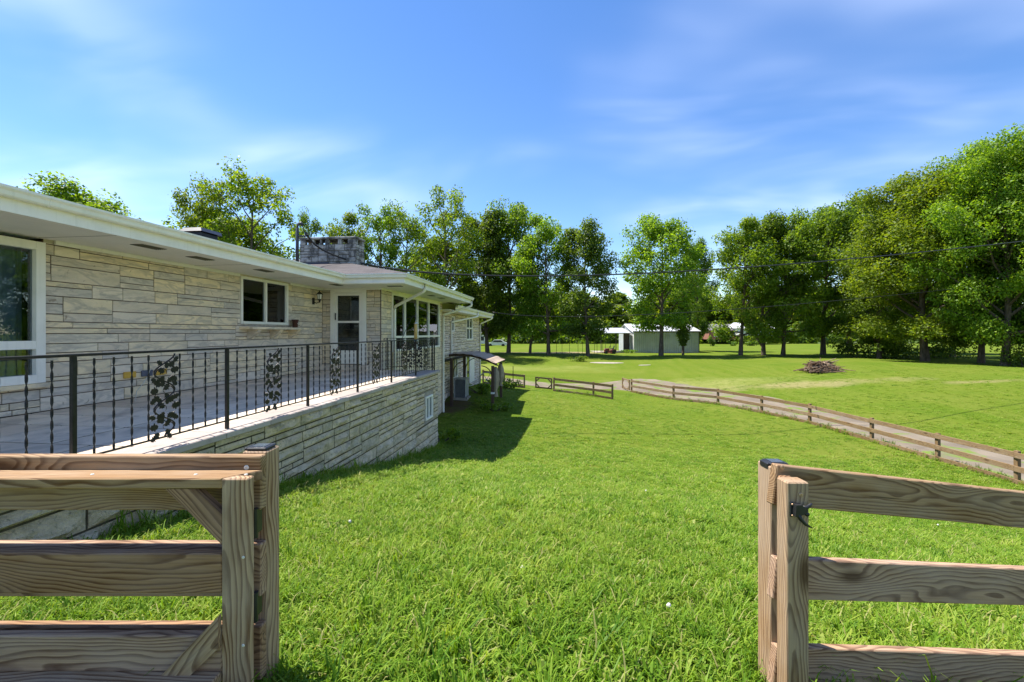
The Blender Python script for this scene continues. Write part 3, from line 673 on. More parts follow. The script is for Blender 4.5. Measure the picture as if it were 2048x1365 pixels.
# far wing roof
rb = MB(); zb = 1.19
rb.prism([(-4.64, 18.4, zb), (-4.64, 28.55, zb), (-9.4, 28.55, zb + 1.19), (-9.4, 18.4, zb + 1.19)], (0, 0, -0.03))
rb.prism([(-9.4, 18.4, zb + 1.19), (-9.4, 28.55, zb + 1.19), (-14, 28.55, zb), (-14, 18.4, zb)], (0, 0, -0.03))
rb.build('roof', 'shingle', house)
FB = [(-4.75, 19.05), (-4.75, 28.5)]
MB().sweep(FB, [(-0.02, 0.92), (0, 0.92), (0, 1.155), (-0.02, 1.155)]).build('fascia', 'white_paint', house)
MB().sweep(FB, [(o, z - 0.3) for o, z in GP]).build('gutter', 'gutter_paint', house)
MB().box(XB - 0.2, -4.77, YB0, 28.48, 0.935, 0.955).build('soffit', 'soffit_paint', house)
MB().prism([(-4.75, 28.5, 0.94), (-4.65, 28.5, 1.15), (-9.4, 28.5, 2.34), (-14, 28.5, 1.15), (-14, 28.5, 0.94)], (0, -0.03, 0)).build('gable_board', 'white_paint', house)
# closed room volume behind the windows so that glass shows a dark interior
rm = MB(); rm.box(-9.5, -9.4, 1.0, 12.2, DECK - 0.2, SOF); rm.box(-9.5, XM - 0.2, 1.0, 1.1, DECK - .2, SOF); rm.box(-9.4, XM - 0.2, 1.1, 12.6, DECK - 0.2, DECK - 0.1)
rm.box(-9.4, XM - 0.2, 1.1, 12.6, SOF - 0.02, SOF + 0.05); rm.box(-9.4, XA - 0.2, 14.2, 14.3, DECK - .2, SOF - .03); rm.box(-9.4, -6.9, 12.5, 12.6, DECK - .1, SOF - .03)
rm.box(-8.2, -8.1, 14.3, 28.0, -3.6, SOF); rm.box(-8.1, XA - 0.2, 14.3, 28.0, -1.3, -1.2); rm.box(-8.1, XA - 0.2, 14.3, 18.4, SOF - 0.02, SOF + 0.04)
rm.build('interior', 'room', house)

def window_x(x, y0, y1, z0, z1, mull, trans=(), fr=0.055, depth=0.05, out=0.03, curtain=None, name='window', open_left=False):
    """window in a wall facing +x: one frame, separate panes"""
    f = MB(); xo = x + out; xi = x - depth
    f.cbox(xi, xo, y0, y0 + fr, z0, z1, 0.004); f.cbox(xi, xo, y1 - fr, y1, z0, z1, 0.004)
    f.cbox(xi, xo - 0.001, y0 + fr, y1 - fr, z1 - fr, z1, 0.004); f.cbox(xi, xo + 0.012, y0 + fr, y1 - fr, z0, z0 + fr, 0.004)
    yb = [y0 + fr] + list(mull) + [y1 - fr]; zb = [z0 + fr] + list(trans) + [z1 - fr]
    for m in mull: f.cbox(xi + 0.004, xo - 0.004, m - fr * .42, m + fr * .42, z0 + fr, z1 - fr, 0.004)
    for t in trans: f.cbox(xi + 0.006, xo - 0.002, y0 + fr, y1 - fr, t - fr * .5, t + fr * .5, 0.004)
    w = f.build(name, 'white_paint', house)
    for i in range(len(yb) - 1):
        for k in range(len(zb) - 1):
            p = MB().box(x - 0.021, x - 0.016, yb[i] - 0.002, yb[i + 1] + 0.002, zb[k] - 0.002, zb[k + 1] + 0.002).build('pane', 'glass', w)
    if curtain:
        m = MB(); n = int((y1 - y0) * 36); pts = []
        for i in range(n + 1):
            y = y0 + (y1 - y0) * i / n; pts.append((x - 0.32 + 0.035 * math.sin(i * 1.15) + 0.015 * math.sin(i * 0.37), y))
        V = [(a, b, z) for z in (z0 - 0.02, z1) for a, b in pts]; F = [(i, i + 1, n + 2 + i, n + 1 + i) for i in range(n)]
        m.add(V, F); m.build('curtain', curtain, w, True)
    return w
w = window_x(XM, *w1[:2], w1[2], SOF - 0.055, (), (-0.16,), fr=0.11, out=0.05, curtain='curtain')
MB().cbox(XM - 0.05, XM + 0.1, w1[0], w1[1] + 0.06, w1[2] - 0.06, w1[2] - 0.002, 0.006).build('sill', 'marble', w)
w = window_x(XM, *w2, (9.78,), (), fr=0.06, out=0.035)
m = MB().box(XM - 0.45, XM - 0.44, 9.9, 10.55, 0.25, 0.78)
for k in range(14): m.box(XM - 0.437, XM - 0.42, 9.9, 10.55, 0.27 + k * 0.036, 0.29 + k * 0.036)
m.build('blind', 'blind', w)
# stone shelf under the window, three corbels
sh = MB().cbox(XM, XM + 0.33, w2[0] - 0.04, 11.08, 0.075, 0.13, 0.006).build('window_shelf', 'marble', house)
for y in (9.15, 9.92, 10.62):
    MB().prism([(XM + 0.012, y, 0.074), (XM + 0.28, y, 0.074), (XM + 0.25, y, 0.02), (XM + 0.012, y, -0.15)], (0, 0.12, 0)).build('bracket', 'marble', sh)
w = window_x(XA, *wa, (14.12, 15.35, 16.65), (-0.13,), fr=0.07, out=0.04)
w = window_x(XB, 21.2, 21.75, 0.05, 0.8, (), (), fr=0.06)
w = window_x(XB, 24.45, 26.05, -0.42, 0.9, (25.25,), (0.25,), fr=0.09, curtain='blind')
w = window_x(XB, 21.35, 22.45, -2.25, -1.22, (21.9,), (), fr=0.09)
# walk-out door of the far wing
f = MB(); f.cbox(XB - 0.05, XB + 0.03, 24.35, 24.47, -2.85, -1.18, .004); f.cbox(XB - 0.05, XB + 0.03, 26.38, 26.5, -2.85, -1.18, .004); f.cbox(XB - .05, XB + .031, 24.47, 26.38, -1.3, -1.18, .004); f.cbox(XB - .04, XB + .02, 25.3, 26.38, -2.85, -1.3, .004)
dd = f.build('door', 'white_paint', house); MB().box(XB - 0.02, XB - 0.015, 24.47, 25.3, -2.85, -1.3).build('pane', 'glass', dd)
# front storm door (faces the camera)
def storm_door():
    f = MB(); y = YD; zt, zbm = SOF - 0.03, DECK + 0.15
    f.cbox(d0, d0 + 0.12, y - 0.05, y + 0.06, zbm, zt, .004); f.cbox(d1 - 0.12, d1, y - 0.05, y + 0.06, zbm, zt, .004); f.cbox(d0 + .12, d1 - .12, y - 0.049, y + .06, zt - 0.10, zt, .004)
    fr = f.build('door', 'white_paint', house)
    a, b = d0 + 0.123, d1 - 0.123; top = zt - 0.104
    g = MB(); s = 0.085
    g.cbox(a, a + s, y - 0.03, y + 0.01, zbm + .02, top, .004); g.cbox(b - s, b, y - 0.03, y + 0.01, zbm + .02, top, .004)
    g.cbox(a + s, b - s, y - 0.029, y + .01, top - 0.07, top, .004); g.cbox(a + s, b - s, y - 0.029, y + .01, 0.28, 0.335, .004); g.cbox(a + s, b - s, y - 0.029, y + .01, zbm + 0.02, -0.50, .004)
    lf = g.build('door_leaf', 'white_paint', fr)
    for z0, z1 in ((-0.50, 0.28), (0.335, top - 0.07)): MB().box(a + s - .002, b - s + .002, y - 0.012, y - 0.008, z0 - .002, z1 + .002).build('pane', 'glass', lf)
    MB().cbox(a + 0.03, a + 0.055, y - 0.075, y - 0.05, 0.36, 0.56, .006).box(a + .035, a + .05, y - .05, y - .03, .38, .40).box(a + .035, a + .05, y - .05, y - .03, .52, .54).build('handle', 'black_plastic', lf)
    MB().box(a, b, y + 0.05, y + 0.09, zbm, top).build('inner_door', 'room', fr)
    MB().cbox(d0 - 0.25, d1 + 0.2, y - 0.36, y - 0.012, DECK + 0.004, DECK + 0.15, 0.01).build('doorstep', 'flagstone', house)
storm_door()
# downspouts
def spout(pts, name='downspout'):
    m = MB(); pts = [Vector(p) for p in pts]; q = [pts[0]]
    for i in range(1, len(pts) - 1):
        a = (pts[i - 1] - pts[i]); b = (pts[i + 1] - pts[i]); d = min(0.07, a.length * .4, b.length * .4); A = pts[i] + a.normalized() * d; B = pts[i] + b.normalized() * d
        q += [A, pts[i] * 0.5 + (A + B) * 0.25, B]
    q.append(pts[-1]); m.tube(q, 0.045, 8); o = m.build(name, 'gutter_paint', house, True)
spout([(-3.99, 12.42, 1.40), (-3.99, 12.42, 1.17), (-5.12, 13.06, 0.78), (-5.12, 13.06, DECK - 0.6)])
spout([(-3.99, 18.75, 1.40), (-3.99, 18.75, 1.12), (-5.12, 18.42, 0.74), (-5.12, 18.42, -3.33), (-5.0, 18.40, -3.40)])
spout([(-4.69, 23.6, 1.1), (-4.69, 23.6, 0.85), (-5.42, 20.9, 0.5), (-5.42, 20.9, -2.5), (-5.42, 20.9, -3.1)])
spout([(-4.69, 28.3, 1.1), (-4.69, 28.3, 0.9), (-5.42, 28.0, 0.55), (-5.42, 28.0, -3.1)])
# chimney: broad stack with a row of openings under its slab
ch0, ch1, cy0, cy1 = -8.66, -6.74, 13.9, 14.5
cm = MB().box(ch0, ch1, cy0, cy1, 1.6, 2.86).build('chimney', 'mortar_dark', house)
r9 = random.Random(4)
for q in ashlar(ch1 - ch0, 2.86 - 1.9, 31, wmin=0.2, wmax=0.6):
    mm = MB(); stone_rock(mm, *q, PY(ch0, cy0, 1.9), r9, 0.02, nx=3, nz=2); mm.build('stone', 'sooty_stone', cm)
for q in ashlar(cy1 - cy0, 2.86 - 1.9, 33, wmin=0.15, wmax=0.4):
    mm = MB(); stone_rock(mm, *q, PX(ch1, cy0, 1.9), r9, 0.02, nx=2, nz=2); mm.build('stone', 'sooty_stone', cm)
for a, b in ((ch0 + 0, ch0 + 0.18), (ch0 + 0.40, ch0 + 0.48), (ch0 + .68, ch0 + .74), (ch0 + 0.86, ch0 + 0.98), (ch0 + 1.3, ch0 + 1.42), (ch1 - 0.28, ch1)):
    for c, d in ((cy0, cy0 + 0.14), (cy1 - 0.14, cy1)): MB().cbox(a, b, c, d, 2.861, 3.03, .008).build('pillar', 'sooty_stone', cm)
MB().cbox(ch0 + .18, ch0 + .40, cy1 - .2, cy1 - .15, 2.861, 3.02).cbox(ch1 - .5, ch1 - .28, cy1 - .2, cy1 - .15, 2.861, 3.02).build('baffle', 'black_plastic', cm)
MB().cbox(ch0 - 0.03, ch1 + 0.03, cy0 - 0.03, cy1 + 0.03, 3.031, 3.10, 0.012).build('cap_slab', 'sooty_stone', cm)
# flashing line, vent hood and service mast stand on the roof
MB().prism([(ch0 + .1, cy0 - 0.05, 2.22), (ch0 + 1.0, cy0 - 0.05, 2.22), (ch0 + 1.0, cy0 - .01, 2.26), (ch0 + .1, cy0 - .01, 2.26)], (0, 0, 0.02)).build('flashing', 'pipe_grey', roof)
vh = MB().cbox(-8.45, -7.95, 9.05, 9.55, 2.02, 2.22, 0.02); vh.prism([(-8.5, 9.0, 2.221), (-7.9, 9.0, 2.221), (-8.0, 9.1, 2.32), (-8.4, 9.1, 2.32)], (0, 0.6, 0)); vh.build('roof_vent', 'black_plastic', roof)
mast = MB().tube([(-8.0, 12.7, 1.95), (-8.0, 12.7, 3.12), (-7.97, 12.68, 3.22), (-7.86, 12.65, 3.25), (-7.80, 12.63, 3.2)], [0.05, 0.045, 0.045, 0.055, 0.05], 9).build('service_mast', 'pipe_grey', house, True)
MB().tube([(-8.0, 12.7, 2.02), (-8.0, 12.7, 2.10)], [0.12, 0.055], 10).build('collar', 'pipe_grey', mast)
MB().cbox(-7.96, -7.70, 12.66, 12.72, 2.86, 2.90).tube([(-7.72, 12.69, 2.9), (-7.72, 12.69, 3.0)], .03, 8).build('insulator', 'pipe_grey', mast)
MB().tube([(-7.81, 12.63, 3.2), (-7.74, 12.62, 3.05), (-7.70, 12.64, 2.93), (-7.62, 12.66, 2.9)], .012, 5).build('drip_loop', 'cable', mast)

# ------------------------------------------------------------------ terrace
terrace = empty('terrace', (-5.2, 7.5, -2.2))
tag(terrace, 'raised stone terrace with rock-faced retaining wall and flagstone floor', 'terrace')
TX, TY0, TY1 = -3.60, 0.6, 12.38
bw = (11.25, 11.85, -2.25, -1.64)
stone_wall('retaining_wall', terrace, TY1 - TY0, 2.75, [(bw[0] - 0.08 - TY0, bw[1] + 0.1 - TY0, bw[2] - 0.1 + 3.85, bw[3] + 0.12 + 3.85)], PX(TX, TY0, -3.85), 42, style='rock', mat='rock_face', mortar='mortar_dark',
           keep=lambda q: q[3] > 0.9 - 0.0 or q[0] > 5, wmin=0.4, wmax=1.2, bands=(.22, .30, .36, .40))
MB().box(XA - 0.1, TX - 0.05, TY1 - 0.25, TY1 - 0.05, -3.85, DECK - 0.06).build('end_wall', 'mortar_dark', terrace)
bwf = MB(); X = TX; bwf.cbox(X - 0.1, X + 0.005, bw[0] - 0.075, bw[1] + 0.095, bw[2] - 0.095, bw[2] - 0.001, .004); bwf.cbox(X - 0.1, X + .004, bw[0] - .075, bw[1] + .095, bw[3], bw[3] + 0.115, .004); bwf.cbox(X - .1, X + .003, bw[1], bw[1] + .095, bw[2], bw[3], .004); bwf.cbox(X - .1, X + .003, bw[0] - .075, bw[0], bw[2], bw[3], .004)
bwin = bwf.build('window_surround', 'concrete', terrace)
f = MB(); f.cbox(X - .06, X + .03, bw[0], bw[0] + .05, bw[2], bw[3], .004); f.cbox(X - .06, X + .03, bw[1] - .05, bw[1], bw[2], bw[3], .004); f.cbox(X - .06, X + .029, bw[0] + .05, bw[1] - .05, bw[2], bw[2] + .05, .004); f.cbox(X - .06, X + .029, bw[0] + .05, bw[1] - .05, bw[3] - .05, bw[3], .004); f.cbox(X - .05, X + .02, 11.53, 11.57, bw[2] + .05, bw[3] - .05, .004)
wf = f.build('window', 'white_paint', terrace)
MB().box(X - .02, X - .015, bw[0] + .04, 11.54, bw[2] + .04, bw[3] - .04).build('pane', 'glass', wf); MB().box(X - .021, X - .016, 11.56, bw[1] - .04, bw[2] + .04, bw[3] - .04).build('pane', 'glass', wf)
MB().box(X - .35, X - .3, bw[0] - .1, bw[1] + .1, bw[2] - .1, bw[3] + .1).build('room_backing', 'slate_blue', wf)
slabm = MB().box(XM + 0.02, TX - 0.02, TY0, TY1 - 0.02, DECK - 0.20, DECK - 0.0045); floor = slabm.build('floor', 'mortar_dark', terrace)
rf_ = random.Random(3); y = TY0
while y < TY1 - 0.05:                                   # flagstones in rows across the deck
    dyy = min(rf_.choice((0.45, 0.6, 0.75)), TY1 - 0.03 - y); x = XM + 0.03
    if TY1 - 0.03 - (y + dyy) < 0.2: dyy = TY1 - 0.03 - y
    while x < -3.98:
        dxx = rf_.choice((0.6, 0.8, 1.0, 1.25))
        if -3.96 - (x + dxx) < 0.35: dxx = -3.96 - x
        if not (y + dyy > YD - 0.37 and False):
            MB().cbox(x + 0.013, x + dxx - 0.013, y + 0.013, y + dyy - 0.013, DECK - 0.054, DECK + rf_.uniform(-0.0015, 0.0015), 0.002).build('flagstone', 'flagstone', floor)
        x += dxx
    y += dyy
y = TY0
while y < TY1 - 0.02:                                   # cap stones along the edge
    L = min(rf_.uniform(0.7, 1.3), TY1 + 0.03 - y)
    if TY1 + 0.03 - (y + L) < 0.3: L = TY1 + 0.03 - y
    MB().cbox(-3.955, -3.535, y + 0.004, y + L - 0.004, DECK - 0.06, DECK + 0.006 + rf_.uniform(-.002, .002), 0.008).build('cap_stone', 'cap_stone', terrace)
    y += L
if TY1 + 0.03 - y > 0.02: pass

# ------------------------------------------------------------------ iron railing
RX = -3.68; RZ0, RZ1 = DECK + 0.10, DECK + 0.87
railing = empty('railing', (RX, 7.5, DECK)); tag(railing, 'black wrought iron railing with twisted balusters along the terrace edge', 'railing')
posts = [2.99 + 1.553 * k - 1.553 for k in range(8)]
def twisted():
    m = MB(); n = 56; H = RZ1 - RZ0 - 0.02; a, b = 0.0085, 0.0028
    for i in range(n + 1):
        t = i / n; z = t * H; an = t * math.pi * 8.5 if 0.03 < t < 0.97 else (0 if t <= .03 else math.pi * 8.5)
        ca, sa = math.cos(an), math.sin(an)
        for u, v in ((-a, -b), (a, -b), (a, b), (-a, b)): m.v.append((u * sa - v * ca, u * ca + v * sa, z))
    for i in range(n):
        for k in range(4): m.f.append((i * 4 + k, i * 4 + (k + 1) % 4, i * 4 + 4 + (k + 1) % 4, i * 4 + 4 + k))
    return m.mesh('baluster')
BAL = twisted()
def leaf_plate(m, c, ang, L, wid, thick=0.006, W3=lambda u, v, o: (o, u, v)):
    out = [(0, 0), (0.18, 0.30), (0.30, 0.22), (0.42, 0.50), (0.55, 0.26), (0.75, 0.34), (1, 0), (0.75, -0.34), (0.55, -0.26), (0.42, -0.50), (0.30, -0.22), (0.18, -0.30)]
    ca, sa = math.cos(ang), math.sin(ang); P = []
    for a, b in out:
        a *= L; b *= wid; P.append((c[0] + a * ca - b * sa, c[1] + a * sa + b * ca))
    m.prism([W3(u, v, -thick / 2) for u, v in P], (thick, 0, 0))
def scroll_panel(wd=0.27):
    m = MB(); H = RZ1 - RZ0 - 0.02; r = random.Random(2); n = 4.5; st = H / n; A = wd * .40
    m.tube([(0, A * math.sin(math.pi * (H * i / 79.0) / st), H * i / 79.0) for i in range(80)], 0.0075, 5)      # S-shaped vine
    for k in range(5):
        z0 = st * (k + 0.5); sg = 1 if k % 2 == 0 else -1; sp = []
        if z0 > H - .02: continue
        for i in range(22):                              # tendril curling back inside each bend
            a = -.5 + i / 21 * 4.2; rr = 0.085 * (1 - i / 21 * 0.68); sp.append((0.002, sg * (.02 + rr * math.cos(a)), z0 - .01 + rr * .8 * math.sin(a)))
        m.tube(sp, [0.006 * (1 - i / 34) for i in range(22)], 5)
        for (u, v, a, L_) in ((-.35, .30, 2.4, .062), (-.62, .05, 3.1, .07), (-.50, -.30, 3.8, .062), (.02, .02, .6, .06), (.10, -.18, -1.0, .055), (-.18, .20, 1.6, .055), (.30, .42, .8, .05), (.34, -.42, -.7, .05), (-.80, -.52, 3.6, .05), (-.85, .5, 2.6, .05)):
            leaf_plate(m, (sg * u * wd * .42 + r.uniform(-.006, .006), z0 + v * st + r.uniform(-.006, .006)), (a if sg > 0 else math.pi - a) + r.uniform(-.3, .3), L_ * r.uniform(1.1, 1.4), L_ * 1.2)
    return m.mesh('scroll_panel')
SCR = scroll_panel()
MB().cbox(RX - 0.019, RX + 0.019, posts[0] - 0.02, posts[-1] + 0.02, RZ1, RZ1 + 0.022, 0.004).build('top_rail', 'iron', railing)
MB().cbox(RX - 0.010, RX + 0.010, posts[0], posts[-1], RZ0 - 0.014, RZ0, 0.002).build('bottom_rail', 'iron', railing)
for k, y in enumerate(posts):
    MB().cbox(RX - 0.016, RX + 0.016, y - 0.016, y + 0.016, DECK + 0.004, RZ1 - 0.0005, 0.002).build('post', 'iron', railing)
    if k == len(posts) - 1: break
    for t in (0.11, 0.21, 0.31, 0.41, 0.62, 0.72, 0.82, 0.92):
        link('baluster', BAL, 'iron', railing, (RX, y + 1.553 * (t - 0.012), RZ0 + 0.001))
    link('scroll_panel', SCR, 'iron', railing, (RX, y + 1.553 * 0.502, RZ0 + 0.005))
# end railing across to the house wall
endr = empty('railing', (-4.4, posts[-1], DECK)); tag(endr, 'short iron railing with scrollwork closing the far end of the terrace', 'railing')
ey = posts[-1] + 0.04
MB().cbox(-5.12, RX - 0.03, ey - 0.015, ey + 0.015, RZ1 + 0.02, RZ1 + 0.034, .003).tube([(-5.12, ey, RZ1 + .027), (-5.15, ey, RZ1 + .02), (-5.16, ey, RZ1 - .03)], .009, 6).build('top_rail', 'iron', endr)
MB().cbox(-5.1, RX - 0.03, ey - 0.009, ey + 0.009, RZ0 - 0.014, RZ0, .002).build('bottom_rail', 'iron', endr)
for x in (-5.06, -3.75): MB().cbox(x - .014, x + .014, ey - .014, ey + .014, DECK + 0.004, RZ1 + .0195, .002).build('post', 'iron', endr)
for x in (-4.95, -4.85, -4.75, -4.65, -4.28, -4.05, -3.95, -3.86): link('baluster', BAL, 'iron', endr, (x, ey, RZ0 + .001), (0, 0, math.pi / 2))
for x in (-4.47, -4.17): link('scroll_panel', SCR, 'iron', endr, (x, ey, RZ0 + .005), (0, 0, math.pi / 2))

# ------------------------------------------------------------------ small things on the house and terrace
def lantern():
    t = empty('wall_lantern', (XM + 0.02, 11.75, 1.0)); tag(t, 'black wall lantern with clear glass beside the storm door', 'lantern')
    X, Y, Z = XM + 0.2, 11.75, 0.98
    MB().cbox(XM + 0.012, XM + 0.035, Y - .05, Y + .05, Z - .2, Z - .02, .005).build('backplate', 'iron', t)
    MB().tube([(XM + .03, Y, Z - .12), (XM + .1, Y, Z - .17), (X, Y, Z - .13), (X, Y, Z - .08)], .012, 6).build('arm', 'iron', t)
    MB().lathe([(.035, -.09), (.06, -.07), (.065, -.06)], 6, (X, Y, Z)).tube([(X, Y, Z - .16), (X, Y, Z - .09)], [.008, .03], 6).build('base', 'iron', t)
    MB().lathe([(.05, -.06), (.075, .07)], 6, (X, Y, Z)).build('glass_globe', 'lamp_glass', t)
    MB().lathe([(.10, .07), (.085, .09), (.04, .13), (.015, .15), (.012, .18)], 6, (X, Y, Z)).build('roof_cap', 'iron', t)
    m = MB()
    for k in range(6): a = k * math.pi / 3; m.tube([(X + .052 * math.cos(a), Y + .052 * math.sin(a), Z - .06), (X + .078 * math.cos(a), Y + .078 * math.sin(a), Z + .07)], .005, 4)
    m.build('cage', 'iron', t)
lantern()
pot = empty('flower_pot', (XM + .14, 10.72, .13)); tag(pot, 'small dark brown pot standing on the stone window shelf', 'pot')
MB().lathe([(.055, 0), (.06, .01), (.075, .17), (.085, .175), (.085, .20), (.07, .20), (.065, .17)], 14, (XM + .14, 10.72, .131)).build('body', 'terracotta', pot, True)
MB().lathe([(.0, .165), (.066, .165), (.066, .175), (0, .176)], 12, (XM + .14, 10.72, .131)).build('soil', 'soil', pot)
MB().lathe([(0.001, 0), (.012, .002), (.001, .01)], 8).build('badge', 'bolt_white', pot, False, (XM + .215, 10.70, .23), (0, math.pi / 2, 0))
for y, mat, lab in ((6.36, 'yellow_paint', 'ochre yellow plate on the wall foot, nearer the big window'), (6.66, 'slate_blue', 'slate blue plate on the wall foot between two yellow plates'), (6.93, 'yellow_paint', 'ochre yellow plate on the wall foot, nearer the door')):
    o = MB().cbox(XM + .016, XM + .04, y, y + .20, -.72, -.62, .004).build('wall_plate', mat, None); tag(o, lab, 'plate', 'painted plates at the wall foot')
o = MB().tube([(XM + .05, 6.80, -.60), (XM + .06, 6.74, -.72), (XM + .1, 6.62, -.82), (XM + .16, 6.45, -.93), (XM + .3, 6.3, -1.03), (XM + .5, 6.1, -1.035)], .006, 5).build('cord', 'twine', None, True); tag(o, 'thin pale cord hanging from the plates to the deck', 'cord')
# bird feeder on a crook clamped to the end railing
bf = empty('bird_feeder', (-4.35, ey - .03, RZ1)); tag(bf, 'tube bird feeder hanging from a thin crook on the end railing', 'bird feeder')
MB().tube([(-4.62, ey - .035, RZ0 + .1), (-4.60, ey - .035, RZ1 + .05), (-4.33, ey - .035, .42), (-4.29, ey - .035, .47), (-4.24, ey - .035, .47), (-4.215, ey - .035, .42), (-4.215, ey - .035, .36)], .008, 6).build('crook', 'pipe_grey', bf, True)
c = (-4.215, ey - .035, 0)
MB().lathe([(.0, .30), (.05, .27), (.052, .25), (.048, .25)], 12, c).tube([(c[0], c[1], .29), (c[0], c[1], .37)], .006, 5).build('lid', 'chrome', bf, True)
MB().lathe([(.044, -.18), (.044, .25)], 12, c).build('seed_tube', 'seed', bf, True)
MB().lathe([(.046, -.24), (.05, -.19), (.047, -.18)], 12, c).build('base', 'blue_pot', bf)
MB().lathe([(.05, -.255), (.085, -.25), (.085, -.24), (.05, -.241)], 14, c).build('tray', 'chrome', bf)
for k in range(3): MB().tube([(c[0] - .08, c[1], -.1 + k * .11), (c[0] + .08, c[1], -.1 + k * .11)], .004, 5).build('perch', 'chrome', bf)
# ------------------------------------------------------------------ near fence, gate and latch post
def C(X, D, z): x, y = cw(X, D); return Vector((x, y, z))
RIGHT = Vector((CT, ST, 0)); FWD = Vector((-ST, CT, 0))
def vpost(name, X0, X1, D0, D1, zb, zt, mat, par, c=0.004):
    return board(name, C((X0 + X1) / 2, (D0 + D1) / 2, zb), C((X0 + X1) / 2, (D0 + D1) / 2, zt), X1 - X0, D1 - D0, mat, par, RIGHT, c)
def rail(name, X0, D0, z0, X1, D1, z1, h, t, mat, par, c=0.004):
    return board(name, C(X0, D0, z0), C(X1, D1, z1), h, t, mat, par, (0, 0, 1), c)
def solar_cap(par_label, X, D, z, lab, rz=TH):
    t = empty('solar_post_cap', C(X, D, z)); tag(t, lab, 'post cap', 'solar caps on the gate posts')
    M = Matrix.Rotation(rz, 4, 'Z'); b = C(X, D, z)
    def put(name, mb, mat):
        mb.v = [tuple(M @ Vector(v) + b) for v in mb.v]; return mb.build(name, mat, t)
    put('housing', MB().cbox(-.037, .037, -.037, .037, 0.0012, .012, .004).cbox(-.048, -.0372, -.03, .03, -.014, .010, .003), 'black_plastic')
    put('panel', MB().cbox(-.024, .024, -.024, .024, .0122, .014, .001), 'solar')
def round_screw(name, P, nrm, mat, par, r=0.006):
    q = Vector(nrm).to_track_quat('Z', 'Y').to_euler()
    return MB().lathe([(r, 0), (r, .001), (r * .7, .003), (r * .35, .0031), (r * .3, .001)], 10).build(name, mat, par, False, P, q)
NB = -FWD
lf = empty('fence', C(-1.9, 1.64, -1.3)); tag(lf, 'weathered three-board fence behind the gate on the left', 'fence', 'board fences by the gate opening')
vpost('post', -.975, -.886, 1.645, 1.735, -1.7, -.43, 'wood_tan', lf)
vpost('post', -3.05, -2.96, 1.645, 1.735, -1.7, -.43, 'wood_grey', lf)
for z, h in ((-.53, .19), (-.838, .185), (-1.13, .19)):
    rail('rail', -3.06, 1.622, z, -.884, 1.622, z, h, .038, 'wood_tan' if z > -.6 else 'wood_grey', lf)
round_screw('screw', C(-.935, 1.6028, -.475), NB, 'bolt_white', lf, .009)
solar_cap(lf, -.93, 1.69, -.43, 'black solar cap on the left gate post')
gate = empty('gate', C(-1.7, 1.5, -1.2)); tag(gate, 'open timber gate with diagonal braces folded against the left fence', 'gate')
def cap_board():
    o = board('cap_board', C(-2.6, 1.5465, -.4975), C(-.87, 1.5465, -.4975), .035, .093, 'wood_tan', gate)
    me = o.data; L = 1.73 / 2                     # mitred end against the stile
    for v in me.vertices:
        if v.co.x > 0: v.co.x -= (0.5 + v.co.z / .093) * .088
cap_board()
st = vpost('stile', -.958, -.870, 1.5, 1.538, -1.26, -.4815, 'wood_tan', gate)
vpost('stile', -2.6, -2.51, 1.5, 1.538, -1.26, -.516, 'wood_tan', gate)
vpost('stile_back', -.985, -.915, 1.555, 1.592, -1.26, -.516, 'wood_grey', gate)
vpost('stile_back', -2.6, -2.51, 1.555, 1.592, -1.26, -.516, 'wood_grey', gate)
rail('rail', -2.51, 1.519, -.795, -.958, 1.519, -.795, .132, .034, 'wood_grey', gate)
rail('rail', -2.51, 1.519, -1.06, -.958, 1.519, -1.06, .118, .034, 'wood_grey', gate)
rail('bottom_board', -2.6, 1.49, -1.137, -.960, 1.49, -1.137, .036, .088, 'wood_tan', gate)
def brace(poly, d, D0, D1, mat):                  # outline in (right, height), grain along d
    d = Vector((d[0], d[1])).normalized(); e = Vector((-d.y, d.x)); c = sum((Vector(p) for p in poly), Vector((0, 0))) / len(poly)
    X_ = RIGHT * d.x + Vector((0, 0, d.y)); Y_ = RIGHT * e.x + Vector((0, 0, e.y)); Z_ = X_.cross(Y_)
    m = MB().prism([((Vector(p) - c).dot(d), (Vector(p) - c).dot(e), -(D1 - D0) / 2) for p in poly], (0, 0, D1 - D0))
    M = Matrix((X_, Y_, Z_)).transposed().to_4x4(); M.translation = C(c.x, (D0 + D1) / 2, c.y)
    return m.build('brace', mat, gate, False, M.to_translation(), M.to_euler())
brace([(-1.145, -.5165), (-.9585, -.70), (-.9585, -.60), (-1.046, -.5165)], (1, -1), 1.503, 1.535, 'wood_grey')
brace([(-1.145, -1.1185), (-1.05, -1.1185), (-.9585, -1.03), (-.9585, -.925)], (1, 1), 1.484, 1.5015, 'wood_tan')
for z in (-.66, -.95):
    h = MB(); h.tube([(0, 0, -.05), (0, 0, .05)], .012, 10); h.cbox(-.004, .0, 0.0, .05, -.045, .045, .002)
    hh = h.build('hinge', 'black_plastic', gate, False, C(-.893, 1.578, z), (0, 0, TH))
for X_, z in ((-1.07, -.4802), (-1.42, -.4802), (-.9, -.4802)): round_screw('screw', C(X_, 1.54, z), (0, 0, 1), 'bolt_white', gate, .006)
for z in (-.74, -1.03): round_screw('screw', C(-.885, 1.4995, z), NB, 'bolt_white', gate, .005)

